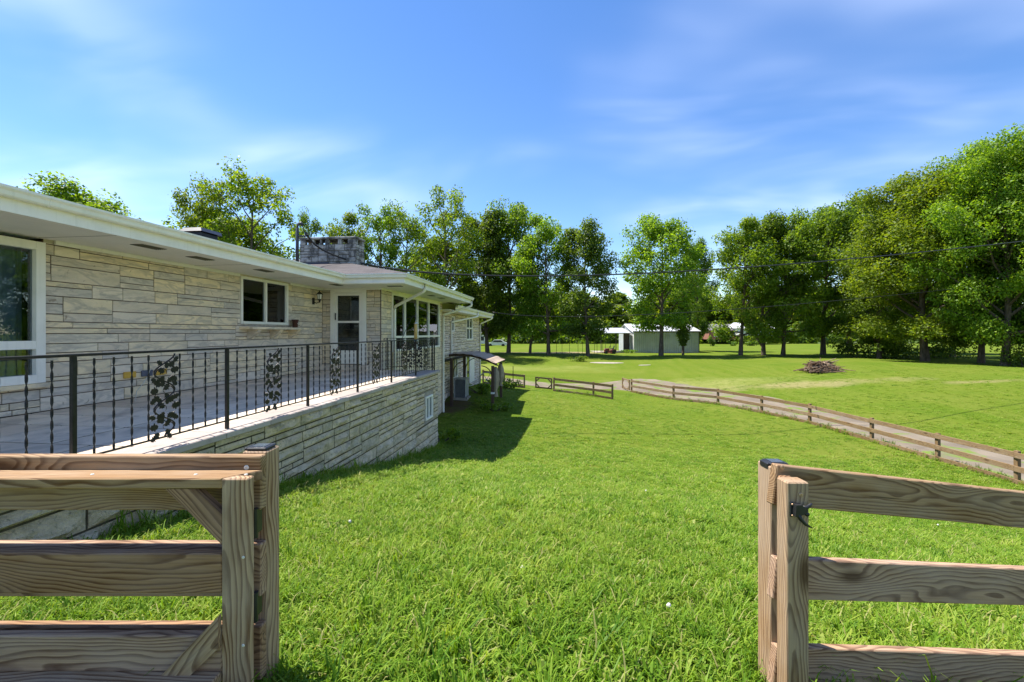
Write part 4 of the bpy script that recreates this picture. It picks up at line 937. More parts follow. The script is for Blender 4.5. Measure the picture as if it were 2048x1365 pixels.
rt = empty('fence', C(1.8, 1.9, -1.5)); tag(rt, 'brown three-board fence with latch post running downhill on the right', 'fence', 'board fences by the gate opening')
vpost('post', 1.055, 1.145, 1.855, 1.955, -2.0, -.548, 'wood_tan', rt)
FD = (2.295 - 1.05, 2.05 - 1.835); sl = lambda X: 1.835 + (X - 1.05) * FD[1] / FD[0]
for za, zb, h in ((-.549, -.715, .159), (-.919, -1.056, .162), (-1.277, -1.439, .165)):
    k = (zb - za) / (2.295 - 1.19)
    z0 = za - 0.14 * k - h / 2; z1 = za + (3.6 - 1.19) * k - h / 2
    rail('rail', 1.046, sl(1.046), z0, 3.6, sl(3.6), z1, h, .038, 'wood_tan' if za > -.6 else 'wood_grey', rt)
vpost('post', 3.5, 3.59, sl(3.55) + .045, sl(3.55) + .135, -2.6, -.93, 'wood_tan', rt)
vpost('latch_post', 1.037, 1.120, 1.715, 1.785, -2.0, -.565, 'wood_tan', rt)
vpost('spacer', 1.052, 1.10, 1.787, 1.806, -.86, -.565, 'wood_grey', rt)
round_screw('screw', C(1.075, 1.8085, -.535), NB, 'screw', rt, .009)
round_screw('screw', C(1.088, 1.7145, -.61), NB, 'screw', rt, .008)
for z in (-.58, -.94): round_screw('screw', C(1.09, 1.8545, z), -RIGHT, 'screw', rt, .008)
solar_cap(rt, 1.10, 1.905, -.548, 'black solar cap on the right gate post')
def latch():
    t = empty('gate_latch', C(1.08, 1.71, -.66)); tag(t, 'black two-pronged gate latch screwed to the right post', 'latch')
    b = C(1.046, 1.7145, -.66); M = Matrix.Rotation(TH, 4, 'Z')
    def put(name, mb, mat='black_plastic', sm=False):
        mb.v = [tuple(M @ Vector(v) + b) for v in mb.v]; return mb.build(name, mat, t, sm)
    put('plate', MB().cbox(0, .012, -.006, 0, -.032, .024, .002))
    put('body', MB().prism([(.008, -.006, .020), (.03, -.006, .021), (.052, -.006, .004), (.05, -.006, -.008), (.02, -.006, -.022), (.006, -.006, -.024)], (0, -.022, 0)))
    put('upper_prong', MB().tube([(.035, -.016, .008), (.052, -.017, .008), (.066, -.018, .018), (.072, -.018, .024)], [.008, .0075, .0065, .003], 8), sm=True)
    put('lower_prong', MB().tube([(.016, -.018, -.008), (.026, -.024, -.032), (.045, -.025, -.052), (.07, -.022, -.066)], [.009, .0075, .006, .002], 8), sm=True)
    put('pivot', MB().tube([(.05, -.008, -.012), (.052, -.026, -.016)], .008, 8), sm=True)
    for z in (.016, -.026): round_screw('screw', C(1.052, 1.708, -.66 + z), NB, 'screw', t, .004)
latch()

# ------------------------------------------------------------------ rail fences down the yard
def rail_fence(pts, lab, hgt=0.86, nr=3, group='rail fences round the lower lawn', gates=()):
    t = empty('fence', (pts[0][0], pts[0][1], gz(*pts[0]))); tag(t, lab, 'fence', group)
    P = [Vector((x, y, gz(x, y))) for x, y in pts]
    for p in P: board('post', p + Vector((0, 0, -.3)), p + Vector((0, 0, hgt + rnd.uniform(-.01, .03))), .10, .10, 'wood_far', t, (1, 0.2, 0))
    for a, b in zip(P[:-1], P[1:]):
        d = (b - a).normalized(); n = Vector((-d.y, d.x, 0)).normalized() * -0.07
        for k in range(nr):
            z = hgt - 0.10 - k * (hgt - .16) / max(1, nr - 1) + rnd.uniform(-.01, .01)
            board('rail', a + n + Vector((0, 0, z)), b + n + Vector((0, 0, z + rnd.uniform(-.012, .012))), .145, .035, 'wood_far', t)
    return t
rail_fence(FENCE + [(11.95, 11.1), (12.1, 8.7)], 'long brown three-rail fence between the lower lawn and driveway')
rail_fence([(-0.85, 28.75), (1.54, 27.65), (2.60, 27.1)], 'short brown rail fence standing beside the far small gate')
rail_fence([(-5.3, 28.35), (-4.0, 28.7), (-2.75, 29.05)], 'short brown rail fence running from the far house corner', nr=2)
def small_gate(p, q, lab):
    t = empty('gate', (p[0], p[1], gz(*p))); tag(t, lab, 'gate', 'small timber gates in the yard fence')
    a = Vector((p[0], p[1], gz(*p) + .08)); b = Vector((q[0], q[1], gz(*q) + .08))
    up = Vector((0, 0, 1)); h = .72
    for e in (a, b): board('stile', e, e + up * h, .09, .05, 'wood_far', t, (b - a).normalized())
    for z in (.05, h - .05): board('rail', a + up * z + FWD * .052, b + up * z + FWD * .052, .1, .035, 'wood_far', t)
    for e, f in ((a, b), (b, a)):
        d = (f - e).normalized(); board('brace', e + up * (h - .3), e + d * .25 + up * (h - .06), .07, .03, 'wood_far', t)
        board('brace', e + up * .3, e + d * .25 + up * .06, .07, .03, 'wood_far', t)
small_gate((-2.0, 28.95), (-1.0, 28.8), 'small timber gate with pale corner braces in the far fence')
small_gate((4.15, 31.5), (3.8, 32.4), 'half open braced gate at the top end of the long fence')

# ------------------------------------------------------------------ pergola, air conditioner, pots by the far wing
def pergola():
    y0, y1 = 19.25, 21.7; xl, xr = -4.98, -3.18
    t = empty('pergola', ((xl + xr) / 2, (y0 + y1) / 2, gz(-4, 20.5))); tag(t, 'brown arched pergola with tan cloth canopy beside the house', 'pergola')
    zt = -1.42
    for x, y in ((xr, y0), (xr, y1), (xl, y0), (xl, y1)):
        g0 = gz(x, y); MB().cbox(x - .06, x + .06, y - .06, y + .06, g0 - .1, zt + (.32 if x == xl else 0), .008).build('post', 'pergola_brown', t)
    arc = lambda u: (xl - .12 + u * (xr + .30 - xl), zt + 0.30 + 0.22 * math.sin(math.pi * (0.34 + u * 0.66)) - 0.42 * max(0, u - .42) ** 1.5)
    n = 10
    for y in (y0, y1):
        MB().sweep([(0, 0), (1, 0)], [(0, 0), (0, 1)], False)
        m = MB(); top = [arc(i / n) for i in range(n + 1)]
        m.prism([(a, y - .03, z) for a, z in top] + [(a, y - .03, z - .11) for a, z in top[::-1]], (0, .06, 0)); m.build('arch_beam', 'pergola_brown', t)
        for sx, cx in ((1, xl + .05), (-1, xr - .05)):
            pts = [(cx + sx * .48 * (1 - math.cos(a)), y, zt - .42 + (.60 if sx == 1 else .42) * math.sin(a)) for a in np.linspace(0, 1.5, 7)]
            MB().tube(pts, .022, 6).build('curved_brace', 'pergola_brown', t)
    segs = 6
    for k in range(segs):                                # cloth strips sag between ribs
        u0, u1 = k / segs, (k + 1) / segs; V = []; F = []
        for i in range(5):
            u = u0 + (u1 - u0) * i / 4; a, z = arc(u); sag = .025 * math.sin(math.pi * i / 4)
            for y in np.linspace(y0 - .22, y1 + .22, 6): V.append((a, y, z + .015 - sag))
        for i in range(4):
            for j in range(5): q = i * 6 + j; F.append((q, q + 6, q + 7, q + 1))
        nv = len(V); V += [(a, b, c - .006) for a, b, c in V]; F += [tuple(i + nv for i in f[::-1]) for f in F]
        MB().add(V, F).build('canopy_strip', 'canopy_cloth', t)
    for x, y, zb in ((xr + .10, y0 + .12, -2.75), (xr - .02, y1 - .05, -2.55)):     # tied curtains
        m = MB(); prof = [(.05, zt - .05), (.13, zt - .3), (.15, zt - .6), (.10, zt - .95), (.06, zt - 1.02), (.10, zb)]
        for r_, z in prof:
            for k in range(14):
                a = k / 14 * 6.283; rr = r_ * (1 + .25 * math.cos(a * 5)); m.v.append((x + rr * math.cos(a), y + .7 * rr * math.sin(a), z))
        for i in range(len(prof) - 1):
            for k in range(14): m.f.append((i * 14 + k, i * 14 + (k + 1) % 14, i * 14 + 14 + (k + 1) % 14, i * 14 + 14 + k))
        m.build('tied_curtain', 'curtain_cloth', t, True)
    MB().cbox(xr - .075, xr + .075, y0 - .075, y0 + .075, -2.62, -2.54, .005).build('tie_band', 'far_white', t)
pergola()
def condenser():
    x0, x1, y0, y1 = -5.12, -4.56, 20.15, 20.75; g0 = gz(-4.8, 20.4)
    t = empty('air_conditioner', (-4.84, 20.45, g0)); tag(t, 'grey outdoor air conditioner unit with slatted sides under the pergola', 'air conditioner')
    MB().cbox(x0 - .08, x1 + .08, y0 - .08, y1 + .08, g0 - .15, g0 + .06, .01).build('pad', 'concrete', t)
    MB().box(x0 + .04, x1 - .04, y0 + .04, y1 - .04, g0 + .062, g0 + .84).build('coil', 'ac_dark', t)
    m = MB(); 
    for x in (x0, x1 - .05):
        for y in (y0, y1 - .05): m.cbox(x, x + .05, y, y + .05, g0 + .061, g0 + .88, .008)
    m.build('corner_frame', 'ac_grey', t)
    MB().cbox(x0 - .012, x1 + .012, y0 - .012, y1 + .012, g0 + .881, g0 + .93, .012).build('top', 'ac_grey', t)
    MB().cbox(x1 - .038, x1 - .006, y0 + .055, y1 - .055, g0 + .1, g0 + .87, .006).build('service_panel', 'ac_grey', t)
    for k in range(9): MB().cbox(x0 + .07 + k * .048, x0 + .082 + k * .048, y0 + .01, y0 + .035, g0 + .08, g0 + .875, .002).build('louvre', 'ac_grey', t)
condenser()
def garden_pot():
    x, y = -4.15, 28.2; g0 = gz(x, y)
    t = empty('planter', (x, y, g0)); tag(t, 'blue planter bucket hanging on the far rail fence', 'planter')
    MB().lathe([(.12, 0), (.2, .28), (.215, .28), (.215, .32), (.19, .32), (.18, .26)], 14, (x, y, g0 + .38)).build('bucket', 'blue_pot', t, True)
    MB().lathe([(0, .27), (.19, .27), (.19, .285), (0, .29)], 12, (x, y, g0 + .38)).build('soil', 'soil', t)
garden_pot()
def wire_ball():
    x, y = -4.55, 25.4; g0 = gz(x, y); t = empty('garden_cart_wheel', (x, y, g0)); tag(t, 'pale spoked wheel leaning in the plants by the far wing', 'wheel')
    m = MB(); m.tube([(x + .42 * math.cos(a), y + .1 * math.sin(a), g0 + .45 + .42 * math.sin(a)) for a in np.linspace(0, 6.283, 20)], .035, 6); m.build('rim', 'concrete', t)
    for k in range(6): a = k * math.pi / 3; MB().tube([(x, y, g0 + .45), (x + .4 * math.cos(a), y + .095 * math.sin(a), g0 + .45 + .4 * math.sin(a))], .015, 5).build('spoke', 'concrete', t)
    MB().tube([(x, y - .08, g0 + .45), (x, y + .08, g0 + .45)], .06, 8).build('hub', 'concrete', t)
wire_ball()
def stake(x, y, h, lab, mat='iron', r=.02, cat='stake', group='thin stakes in the field', kink=0):
    g0 = gz(x, y); o = MB().tube([(x, y, g0 - .1), (x + kink * .3, y, g0 + h * .6), (x + kink, y, g0 + h)], [r, r, r * .8], 6).build('stake', mat, None); tag(o, lab, cat, group)
stake(-3.3, 27.6, 1.35, 'thin dark rod standing alone behind the pergola', r=.025)

# ------------------------------------------------------------------ shed, mower, stakes, brush pile
def shed():
    t = empty('shed', C(22.0, 66, -2.8)); tag(t, 'pale metal shed with white roof and open lean-to behind the tree row', 'shed')
    D0 = 63.5; X0, X1 = (1268 - 1024) / 910 * D0, (1398 - 1024) / 910 * D0; dep = 9.0
    g0 = -2.98; ze = (666 - 663.5) / 910 * D0; zr_ = 1.22
    def put(name, mb, mat, par=t):
        mb.v = [tuple(C(a, D0 + b, c)) for a, b, c in mb.v]; return mb.build(name, mat, par)
    wall = put('wall', MB().box(X0, X1, 0, dep, g0, ze), 'shed_wall')
    n = int((X1 - X0) / .30)
    for k in range(n):                                   # ribbed sheets
        x = X0 + .12 + k * (X1 - X0 - .15) / (n - 1) * .985; put('rib', MB().prism([(x, -.0, g0), (x + .03, -.07, g0), (x + .07, -.07, g0), (x + .10, 0, g0)], (0, 0, ze - g0 - .02)), 'shed_wall', wall)
    for xg in (X0, X1 - .05): put('gable', MB().prism([(xg, 0.0, ze), (xg, dep, ze), (xg, dep / 2, zr_)], (.05, 0, 0)), 'shed_wall', wall)
    roof_ = put('roof', MB().prism([(X0 - .2, -.25, ze - .0), (X1 + .2, -.25, ze - .0), (X1 + .2, dep / 2, zr_ + .06), (X0 - .2, dep / 2, zr_ + .06)], (0, 0, .06)).prism([(X0 - .2, dep + .25, ze), (X0 - .2, dep / 2 + .01, zr_ + .06), (X1 + .2, dep / 2 + .01, zr_ + .06), (X1 + .2, dep + .25, ze)], (0, 0, .06)), 'shed_roof')
    put('corner_trim', MB().box(X0 - .08, X0 + .11, -.08, -.002, g0, ze), 'far_white'); put('corner_trim', MB().box(X0 - .081, X0 - .001, -.05, .3, g0, ze), 'far_white')
    put('corner_trim', MB().box(X1 - .1, X1 + .04, -.045, -.001, g0, ze - .01), 'shed_inside')
    put('eave_trim', MB().box(X0 - .1, X1 + .1, -.11, -.075, ze - .12, ze - .001), 'shed_inside')
    put('barge_board', MB().prism([(X0 - .21, -.26, ze - .14), (X0 - .21, -.26, ze + .07), (X0 - .21, dep / 2, zr_ + .13), (X0 - .21, dep / 2, zr_ - .06)], (-.03, 0, 0)), 'far_white')
    # lean-to
    a0, a1 = X0 - 4.6, X0 - .25; zl0, zl1 = -.12, .62
    put('lean_to_roof', MB().prism([(a0, 0.6, zl0), (a1, 0.6, zl0), (a1, 5.5, zl1), (a0, 5.5, zl1)], (0, 0, .12)), 'shed_roof')
    put('lean_to_wall', MB().box(X0 - 1.0, X0 - .1, 2.0, 2.1, g0, zl0 + .15), 'far_white'); put('lean_to_side', MB().box(X0 - .95, X0 - .12, 1.95, 1.99, g0, zl0 + .1), 'shed_inside')
    for x in (a0 + .1, a0 + 2.2): put('lean_to_post', MB().box(x, x + .1, .7, .8, g0, zl0), 'shed_inside')
    put('slab', MB().box(a0 - .5, X0 - .09, .3, 6, g0 - .1, g0 + .24), 'concrete')
shed()
def mower():
    X, D = 13.15, 61.2; b = C(X, D, 0); g0 = gz(b.x, b.y)
    t = empty('riding_mower', (b.x, b.y, g0)); tag(t, 'red riding mower parked in front of the lean-to', 'mower')
    def put(name, mb, mat, sm=False):
        mb.v = [tuple(C(X + p[0], D + p[1], g0 + p[2])) for p in mb.v]; return mb.build(name, mat, t, sm)
    put('hood', MB().prism([(-.75, -.28, .32), (-.75, -.28, .52), (-.62, -.28, .70), (-.1, -.28, .74), (-.1, -.28, .32)], (0, .56, 0)), 'mower_red')
    put('chassis', MB().cbox(-.75, .75, -.3, .3, .24, .34, .02).prism([(.05, -.42, .34), (.05, -.42, .45), (.35, -.42, .66), (.75, -.42, .6), (.75, -.42, .34)], (0, .84, 0)), 'mower_red')
    put('deck', MB().cbox(-.45, .3, -.5, .5, .12, .23, .03), 'mower_red')
    put('seat', MB().cbox(.15, .5, -.22, .22, .67, .76, .03).prism([(.45, -.2, .76), (.56, -.2, 1.08), (.63, -.2, 1.08), (.55, -.2, .76)], (0, .4, 0)), 'black_plastic')
    put('steering_wheel', MB().tube([(-.12, 0, .7), (.0, 0, .95)], .025, 6).tube([(.02 + .06 * math.cos(a), .19 * math.sin(a), .97 + .14 * math.cos(a)) for a in np.linspace(0, 6.283, 14)], .02, 5), 'black_plastic')
    for x, r, w in ((-.55, .2, .14), (.45, .27, .22)):
        for s in (-1, 1): put('wheel', MB().tube([(x, s * .36, r), (x, s * (.36 + w), r)], r, 14).tube([(x, s * (.361 + w), r), (x, s * (.37 + w), r)], r * .45, 10), 'tyre')
mower()
for k, px in enumerate((1113, 1124, 1139, 1156, 1165, 1189, 1194, 1205, 1211, 1221, 1228)):
    D = 60.5 + (k % 3) * .8; X = (px - 1024) / 910 * D; b = C(X, D, 0)
    stake(b.x, b.y, 1.75 + .1 * (k % 2), 'thin dark garden stake, %s from the left in the row before the lean-to' % ('first', 'second', 'third', 'fourth', 'fifth', 'sixth', 'seventh', 'eighth', 'ninth', 'tenth', 'eleventh')[k], r=.028)
def brush():
    D = 35.0; X = (1642 - 1024) / 910 * D; b = C(X, D, 0); g0 = gz(b.x, b.y); r = random.Random(5)
    t = empty('brush_pile', (b.x, b.y, g0)); tag(t, 'heap of cut brown branches on the far lawn', 'brush pile')
    def sticks(n, mat, name):
        m = MB()
        for k in range(n):
            L = r.uniform(.7, 1.9); a = r.gauss(0.1, 0.5); h = r.random() ** 1.4 * .85; w = (1 - h / 1.0) * 1.25; cx, cy = r.gauss(0, .42) * w, r.gauss(0, .4) * w
            tilt = r.gauss(0, .16) - 0.28 * cx; d = Vector((math.cos(a) * L / 2, math.sin(a) * L / 2, tilt * L / 2)); c = Vector((cx, cy, h * .74 + .07)); rr = r.uniform(.012, .05)
            p, q = c - d, c + d; p.z = max(.02, p.z); q.z = max(.02, q.z); mid = (p + q) / 2 + Vector((r.gauss(0, .05), r.gauss(0, .05), r.gauss(0, .04)))
            m.tube([C(X + v.x, D + v.y, g0 + v.z) for v in (p, mid, q)], [rr, rr * .8, rr * .45], 5)
        o = m.build(name, mat, t); o['kind'] = 'stuff'
    sticks(330, 'stick', 'branches'); sticks(80, 'stick_pale', 'pale_branches')
    for p, q in (((-.4, -.3, .55), (1.0, -.2, 1.02)), ((.2, -.3, .6), (1.45, .1, .88)), ((-1.5, -.3, .1), (.3, -.5, .55))):
        MB().tube([C(X + v[0], D + v[1], g0 + v[2]) for v in (p, q)], [.05, .025], 6).build('branch', 'stick_pale', t)
brush()
for (px, py, w, d, lab) in ((1212, 728, 3.4, 1.2, 'long pale concrete slab set flush in the far lawn'), (1289, 740, 1.2, .5, 'small pale concrete patch in the lawn beyond the apron')):
    D = 3.1 * 910 / (py - 666); X = (px - 1024) / 910 * D; b = C(X, D, 0); D *= -gz(b.x, b.y) / 3.1; b = C((px - 1024) / 910 * D, D, 0)
    g0 = gz(b.x, b.y); r = random.Random(int(px)); pts = []
    for k in range(16): a = k / 16 * 6.283; e = r.uniform(.85, 1.1); xx, yy = b.x + w / 2 * e * math.cos(a), b.y + d / 2 * e * math.sin(a); pts.append((xx, yy, gz(xx, yy) + .02))
    o = MB().prism(pts[::-1], (0, 0, -.08)).build('concrete_slab', 'concrete', None); tag(o, lab, 'slab', 'concrete patches in the lawn')

# ------------------------------------------------------------------ trees
def leaves(centers, normals, size, rng):
    n = len(centers); a = rng.normal(size=(n, 3)); t = np.cross(normals, a); t /= np.linalg.norm(t, axis=1, keepdims=True) + 1e-9; b = np.cross(normals, t)
    s = (size * rng.uniform(.6, 1.25, n))[:, None]; bend = normals * s * .22
    V = np.stack([centers - t * s * .5, centers + b * s * .34 - bend * .4, centers + t * s * .55 - bend, centers - b * s * .34 - bend * .4], 1)
    return V.reshape(-1, 3)
def quads(n): return np.arange(n * 4, dtype=np.int32).reshape(-1, 4)
def gen_tree(seed, H=16.0, Rr=4.6, clear=2.6, nl=15, per=70, size=.30, clump=1.0, lean=0.0, peak=.42, open_=0.0, fork=False):
    r = random.Random(seed); rng = np.random.default_rng(seed); tr = MB(); cl = []
    top = H * .9; r0 = H * .0165
    tp = []
    for i in range(9):
        t = i / 8; tp.append(Vector((lean * t * H + .25 * math.sin(t * 3 + seed), .22 * math.sin(t * 4 + seed * 2), t * top)) - Vector((.25 * math.sin(seed), .22 * math.sin(seed * 2), 0)))
    tr.tube([tp[0] - Vector((0, 0, .4))] + tp, [r0 * 1.45, r0 * 1.25] + [r0 * (1 - .88 * (i / 8)) for i in range(1, 9)], 8)
    def at(t):
        f = max(0, min(7.999, t * 8)); i = int(f); return tp[i].lerp(tp[i + 1], f - i)
    prof = lambda h: math.sin(math.pi * min(1, max(0, (h / H - clear / H * .75) / (1.02 - clear / H * .75))) ** (math.log(.5) / math.log(peak))) ** .75
    if fork:
        q = [at(.06), at(.06) + Vector((-.9, 0, 1.2)), at(.06) + Vector((-1.7, .2, 3.2)), at(.06) + Vector((-2.3, .2, 6.5))]; tr.tube(q, [r0 * .7, r0 * .6, r0 * .5, r0 * .2], 6)
    for k in range(nl):
        h = clear + (H * .92 - clear) * (k + r.uniform(.1, .9)) / nl; az = k * 2.399 + r.uniform(-.4, .4); L = max(.7, Rr * prof(h) * r.uniform(.72, 1.12))
        b0 = at(min(.98, max(.05, h / top - L * .35 / top))); up = r.uniform(.25, .75) + .5 * (h / H) - (.45 if h < clear + 2 else 0)
        d = Vector((math.cos(az), math.sin(az), up)).normalized(); pts = [b0 + d * L * s + Vector((0, 0, .10 * L * s * s)) + Vector((r.gauss(0, .06 * L), r.gauss(0, .06 * L), 0)) * (s if s < 1 else 1) for s in (0, .35, .7, 1.0)]
        rb = r0 * .5 * (1 - .7 * h / H) + .02; tr.tube(pts, [rb, rb * .7, rb * .45, rb * .15], 5, False)
        cl.append((pts[-1], 1.0)); cl.append((pts[2], .85))
        for s in range(5):
            if r.random() < open_: continue
            f = r.uniform(.35, 1.0); i = min(2, int(f * 3)); bs = pts[i].lerp(pts[i + 1], f * 3 - i); a2 = az + r.uniform(-1.5, 1.5); L2 = L * r.uniform(.22, .48)
            d2 = Vector((math.cos(a2), math.sin(a2), r.uniform(-.25, .75))).normalized(); e = bs + d2 * L2; tr.tube([bs, bs.lerp(e, .5) + Vector((0, 0, .05 * L2)), e], [rb * .35, rb * .25, rb * .08], 4, False); cl.append((e, r.uniform(.7, 1.05)))
    for k in range(5): cl.append((at(.88) + Vector((r.gauss(0, .5), r.gauss(0, .5), r.uniform(.2, H * .10))), .85))
    Cs = []; Ns = []
    for c, s in cl:
        n = int(per * s * s); u = rng.normal(size=(n, 3)); u /= np.linalg.norm(u, axis=1, keepdims=True); rad = rng.uniform(.25, 1, n) ** .45
        sc = np.array([1, 1, .68]) * clump * s * (.75 + .5 * rng.random())
        p = u * rad[:, None] * sc + np.array(c) + rng.normal(size=(n, 3)) * .10; nn = u * .55 + np.array([0, 0, .75]) + rng.normal(size=(n, 3)) * .55; nn /= np.linalg.norm(nn, axis=1, keepdims=True)
        Cs.append(p); Ns.append(nn)
    Cs = np.concatenate(Cs); Ns = np.concatenate(Ns); k = Cs[:, 2] > clear * .55; V = leaves(Cs[k], Ns[k], size, rng)
    return tr, V
PROTO = {}
def proto(key, leafmat, **kw):
    tr, V = gen_tree(**kw); tm = tr.mesh('trunk', True); tm.materials.append(MAT['bark'])
    cmh = np_mesh('crown', V, quads(len(V) // 4)); cmh.materials.append(MAT[leafmat]); PROTO[key] = (tm, cmh, kw.get('H', 16.0), kw.get('Rr', 4.6), V)
proto('a', 'leaf_bright', seed=3, nl=22, per=170, clump=1.35, size=.29, clear=3.6); proto('b', 'leaf_mid', seed=8, nl=24, peak=.5, per=165, clump=1.35, size=.29); proto('c', 'leaf_bright', seed=15, nl=20, peak=.42, open_=.15, per=160, clump=1.25, size=.28); proto('d', 'leaf_mid', seed=22, fork=True, clear=3.0, nl=22, per=165, clump=1.35, size=.29)
proto('open', 'leaf_bright', seed=31, nl=20, per=120, open_=.28, clump=1.0, size=.26, peak=.55, clear=4.0); proto('thin', 'leaf_mid', seed=37, nl=16, per=100, open_=.3, clump=.9, size=.25, Rr=3.0, clear=4.5, peak=.6)
proto('big', 'leaf_bright', seed=41, H=18., Rr=6.2, clear=2.7, nl=34, per=330, size=.215, clump=1.4, peak=.38); proto('big2', 'leaf_mid', seed=47, H=18., Rr=6.0, clear=2.4, nl=34, per=330, size=.21, clump=1.4, peak=.40)
proto('dark', 'leaf_dark', seed=53, H=16., Rr=4.4, clear=2.4, nl=24, per=165, size=.29, clump=1.35); proto('maple', 'leaf_bright', seed=61, H=16., Rr=5.0, clear=2.6, nl=24, per=180, size=.27, clump=1.35, peak=.36)
def tree(px, D, ytop, hw, key, lab, rot=0.0, group='tall leafy trees round the field'):
    tm, cmh, H0, R0, _ = PROTO[key]; X = (px - 1024) / 910 * D; b = C(X, D, 0); g0 = gz(b.x, b.y)
    H = (666 - ytop) / 910 * D - g0; s = 1.12 * hw / 910 * D / R0
    t = empty('tree', (b.x, b.y, g0), (0, 0, rot)); tag(t, lab, 'tree', group)
    for nm, me in (('trunk', tm), ('crown', cmh)):
        o = bpy.data.objects.new(nm, me); COL.objects.link(o); o.parent = t
    t.scale = (s, s, H / H0 / 1.0)
    return t
TREES = [  # column in view, distance, top row, half width, kind, label
 (130, 34, 366, 118, 'maple', 'rounded yellow-green treetop peeking over the near roof edge', .4),
 (400, 37, 356, 62, 'open', 'ragged treetop behind the roof vent with stray upper sprays', 1.0),
 (512, 38, 338, 88, 'open', 'tallest loose treetop above the roof left of the chimney', 2.2),
 (455, 44, 420, 90, 'a', 'low yellowish tree filling in behind the roof left of the chimney', 3.0),
 (612, 44, 415, 28, 'thin', 'narrow sprig of a tree just behind the service mast', .2),
 (690, 52, 428, 52, 'c', 'light green treetop directly behind the chimney', 4.0),
 (762, 50, 398, 40, 'thin', 'thin dark-topped tree right of the chimney', 1.3),
 (820, 52, 420, 58, 'open', 'open crowned tree above the shingle hip right of the chimney', 2.7),
 (884, 54, 388, 66, 'open', 'tall airy tree above the eave of the wide-window wing', 5.1),
 (862, 60, 470, 70, 'b', 'shorter full tree low behind the wide-window wing', 3.6),
 (975, 62, 425, 58, 'dark', 'dark tree with thick trunk just right of the far wing', .9),
 (1017, 63, 408, 62, 'b', 'tall tree second from the far wing, its pointed top highest', 2.0),
 (1060, 60, 505, 42, 'd', 'small slim-trunked tree third from the far wing', 4.4),
 (1097, 58, 430, 58, 'c', 'loose bright tree left of the dark conical one', 1.7),
 (1176, 55, 442, 56, 'dark', 'dense dark green tree standing in front of the lean-to', .3),
 (1322, 55, 428, 68, 'a', 'full green tree in front of the shed', 2.5),
 (1395, 70, 478, 34, 'b', 'narrow tree behind the right end of the shed', .7),
 (1481, 56, 440, 60, 'c', 'airy straight-trunked tree first right of the shed', 3.3),
 (1527, 57, 428, 60, 'd', 'forked-trunk tree right of the shed', 5.5),
 (1566, 56, 422, 66, 'maple', 'broad sunlit tree behind the brush pile, left of the big grove', 1.1),
 (1646, 58, 414, 72, 'b', 'dark mid green tree directly above the brush pile', 2.9),
 (1700, 66, 398, 70, 'dark', 'tree with bare twigs at its top behind the grove', .5),
 (1768, 64, 390, 60, 'dark', 'dark rounded treetop rising behind the grove', 4.1),
 (1758, 50, 452, 70, 'big2', 'low spreading tree at the left edge of the grove', 4.9),
 (1850, 44, 338, 130, 'big', 'large bright feathery tree in the middle of the grove', .6),
 (1962, 41, 332, 95, 'big2', 'stout tree with trunk in shade near the right edge', 2.1),
 (2010, 37, 258, 120, 'big', 'tallest tree at the right edge of the view', 3.8),
 (2150, 36, 240, 130, 'big2', 'big tree just past the right edge, only its branches showing', 1.4),
 (1905, 52, 360, 90, 'big2', 'shaded tree deep inside the grove behind the stout trunks', 5.3),
]
for q in TREES: tree(*q)
def bush(px, D, w, h, lab, seed, mat='leaf_mid', n=420, size=.2, grp='low shrubs at field edges', at_xy=None):
    b = C((px - 1024) / 910 * D, D, 0) if at_xy is None else Vector((at_xy[0], at_xy[1], 0)); g0 = gz(b.x, b.y); rng = np.random.default_rng(seed)
    t = empty('shrub', (b.x, b.y, g0)); tag(t, lab, 'shrub', grp)
    k = max(3, int(n / 60)); cs = np.stack([rng.normal(0, w * .26, k), rng.normal(0, w * .2, k), rng.uniform(.15, .75, k) * h], 1)
    u = rng.normal(size=(n, 3)); u /= np.linalg.norm(u, axis=1, keepdims=True); P = cs[rng.integers(0, k, n)] + u * (rng.uniform(.3, 1, n) ** .5)[:, None] * np.array([w * .22, w * .22, h * .26]); P[:, 2] = np.abs(P[:, 2])
    nn = u * .6 + np.array([0, 0, .6]) + rng.normal(size=(n, 3)) * .5; nn /= np.linalg.norm(nn, axis=1, keepdims=True)
    o = link('foliage', np_mesh('foliage', leaves(P, nn, size, rng), quads(n)), mat); o.parent = t
    m = MB()
    for c in cs[:6]: m.tube([(c[0] * .1, c[1] * .1, -.05), (c[0] * .6, c[1] * .6, c[2] * .6), tuple(c)], [.03, .02, .008], 4)
    o = m.build('stem', 'bark'); o.parent = t
bush(1157, 48.5, 2.6, .62, 'low green weed clump in the middle of the far lawn', 1, 'leaf_mid', 700, .12)
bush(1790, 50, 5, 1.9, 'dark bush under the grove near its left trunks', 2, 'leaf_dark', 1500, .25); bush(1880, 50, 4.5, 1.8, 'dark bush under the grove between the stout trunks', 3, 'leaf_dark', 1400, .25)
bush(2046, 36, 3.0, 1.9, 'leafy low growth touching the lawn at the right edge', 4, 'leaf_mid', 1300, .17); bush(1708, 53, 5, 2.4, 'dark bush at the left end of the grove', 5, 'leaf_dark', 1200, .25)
for k, px in enumerate((1262, 1421, 1463, 1494, 1511)): bush(px, (66, 95, 98, 98, 97)[k] if k else 62.8, 1.8 if k else 3.4, (.5, 2.6, 1.4, 1.3, 1.2)[k], ('weeds along the foot of the shed wall', 'rounded shrub behind the right end of the shed', 'small young shrub on the far bank, left of three', 'small young shrub on the far bank, middle of three', 'small young shrub on the far bank, right of three')[k], 10 + k, 'leaf_mid' if k != 1 else 'leaf_dark', 400, .16 if k == 0 else .3)
bush(0, 0, 1.3, .55, 'leafy plants at the foot of the pergola post', 21, 'leaf_mid', 500, .11, 'plants along the house foot', (-3.1, 19.0))
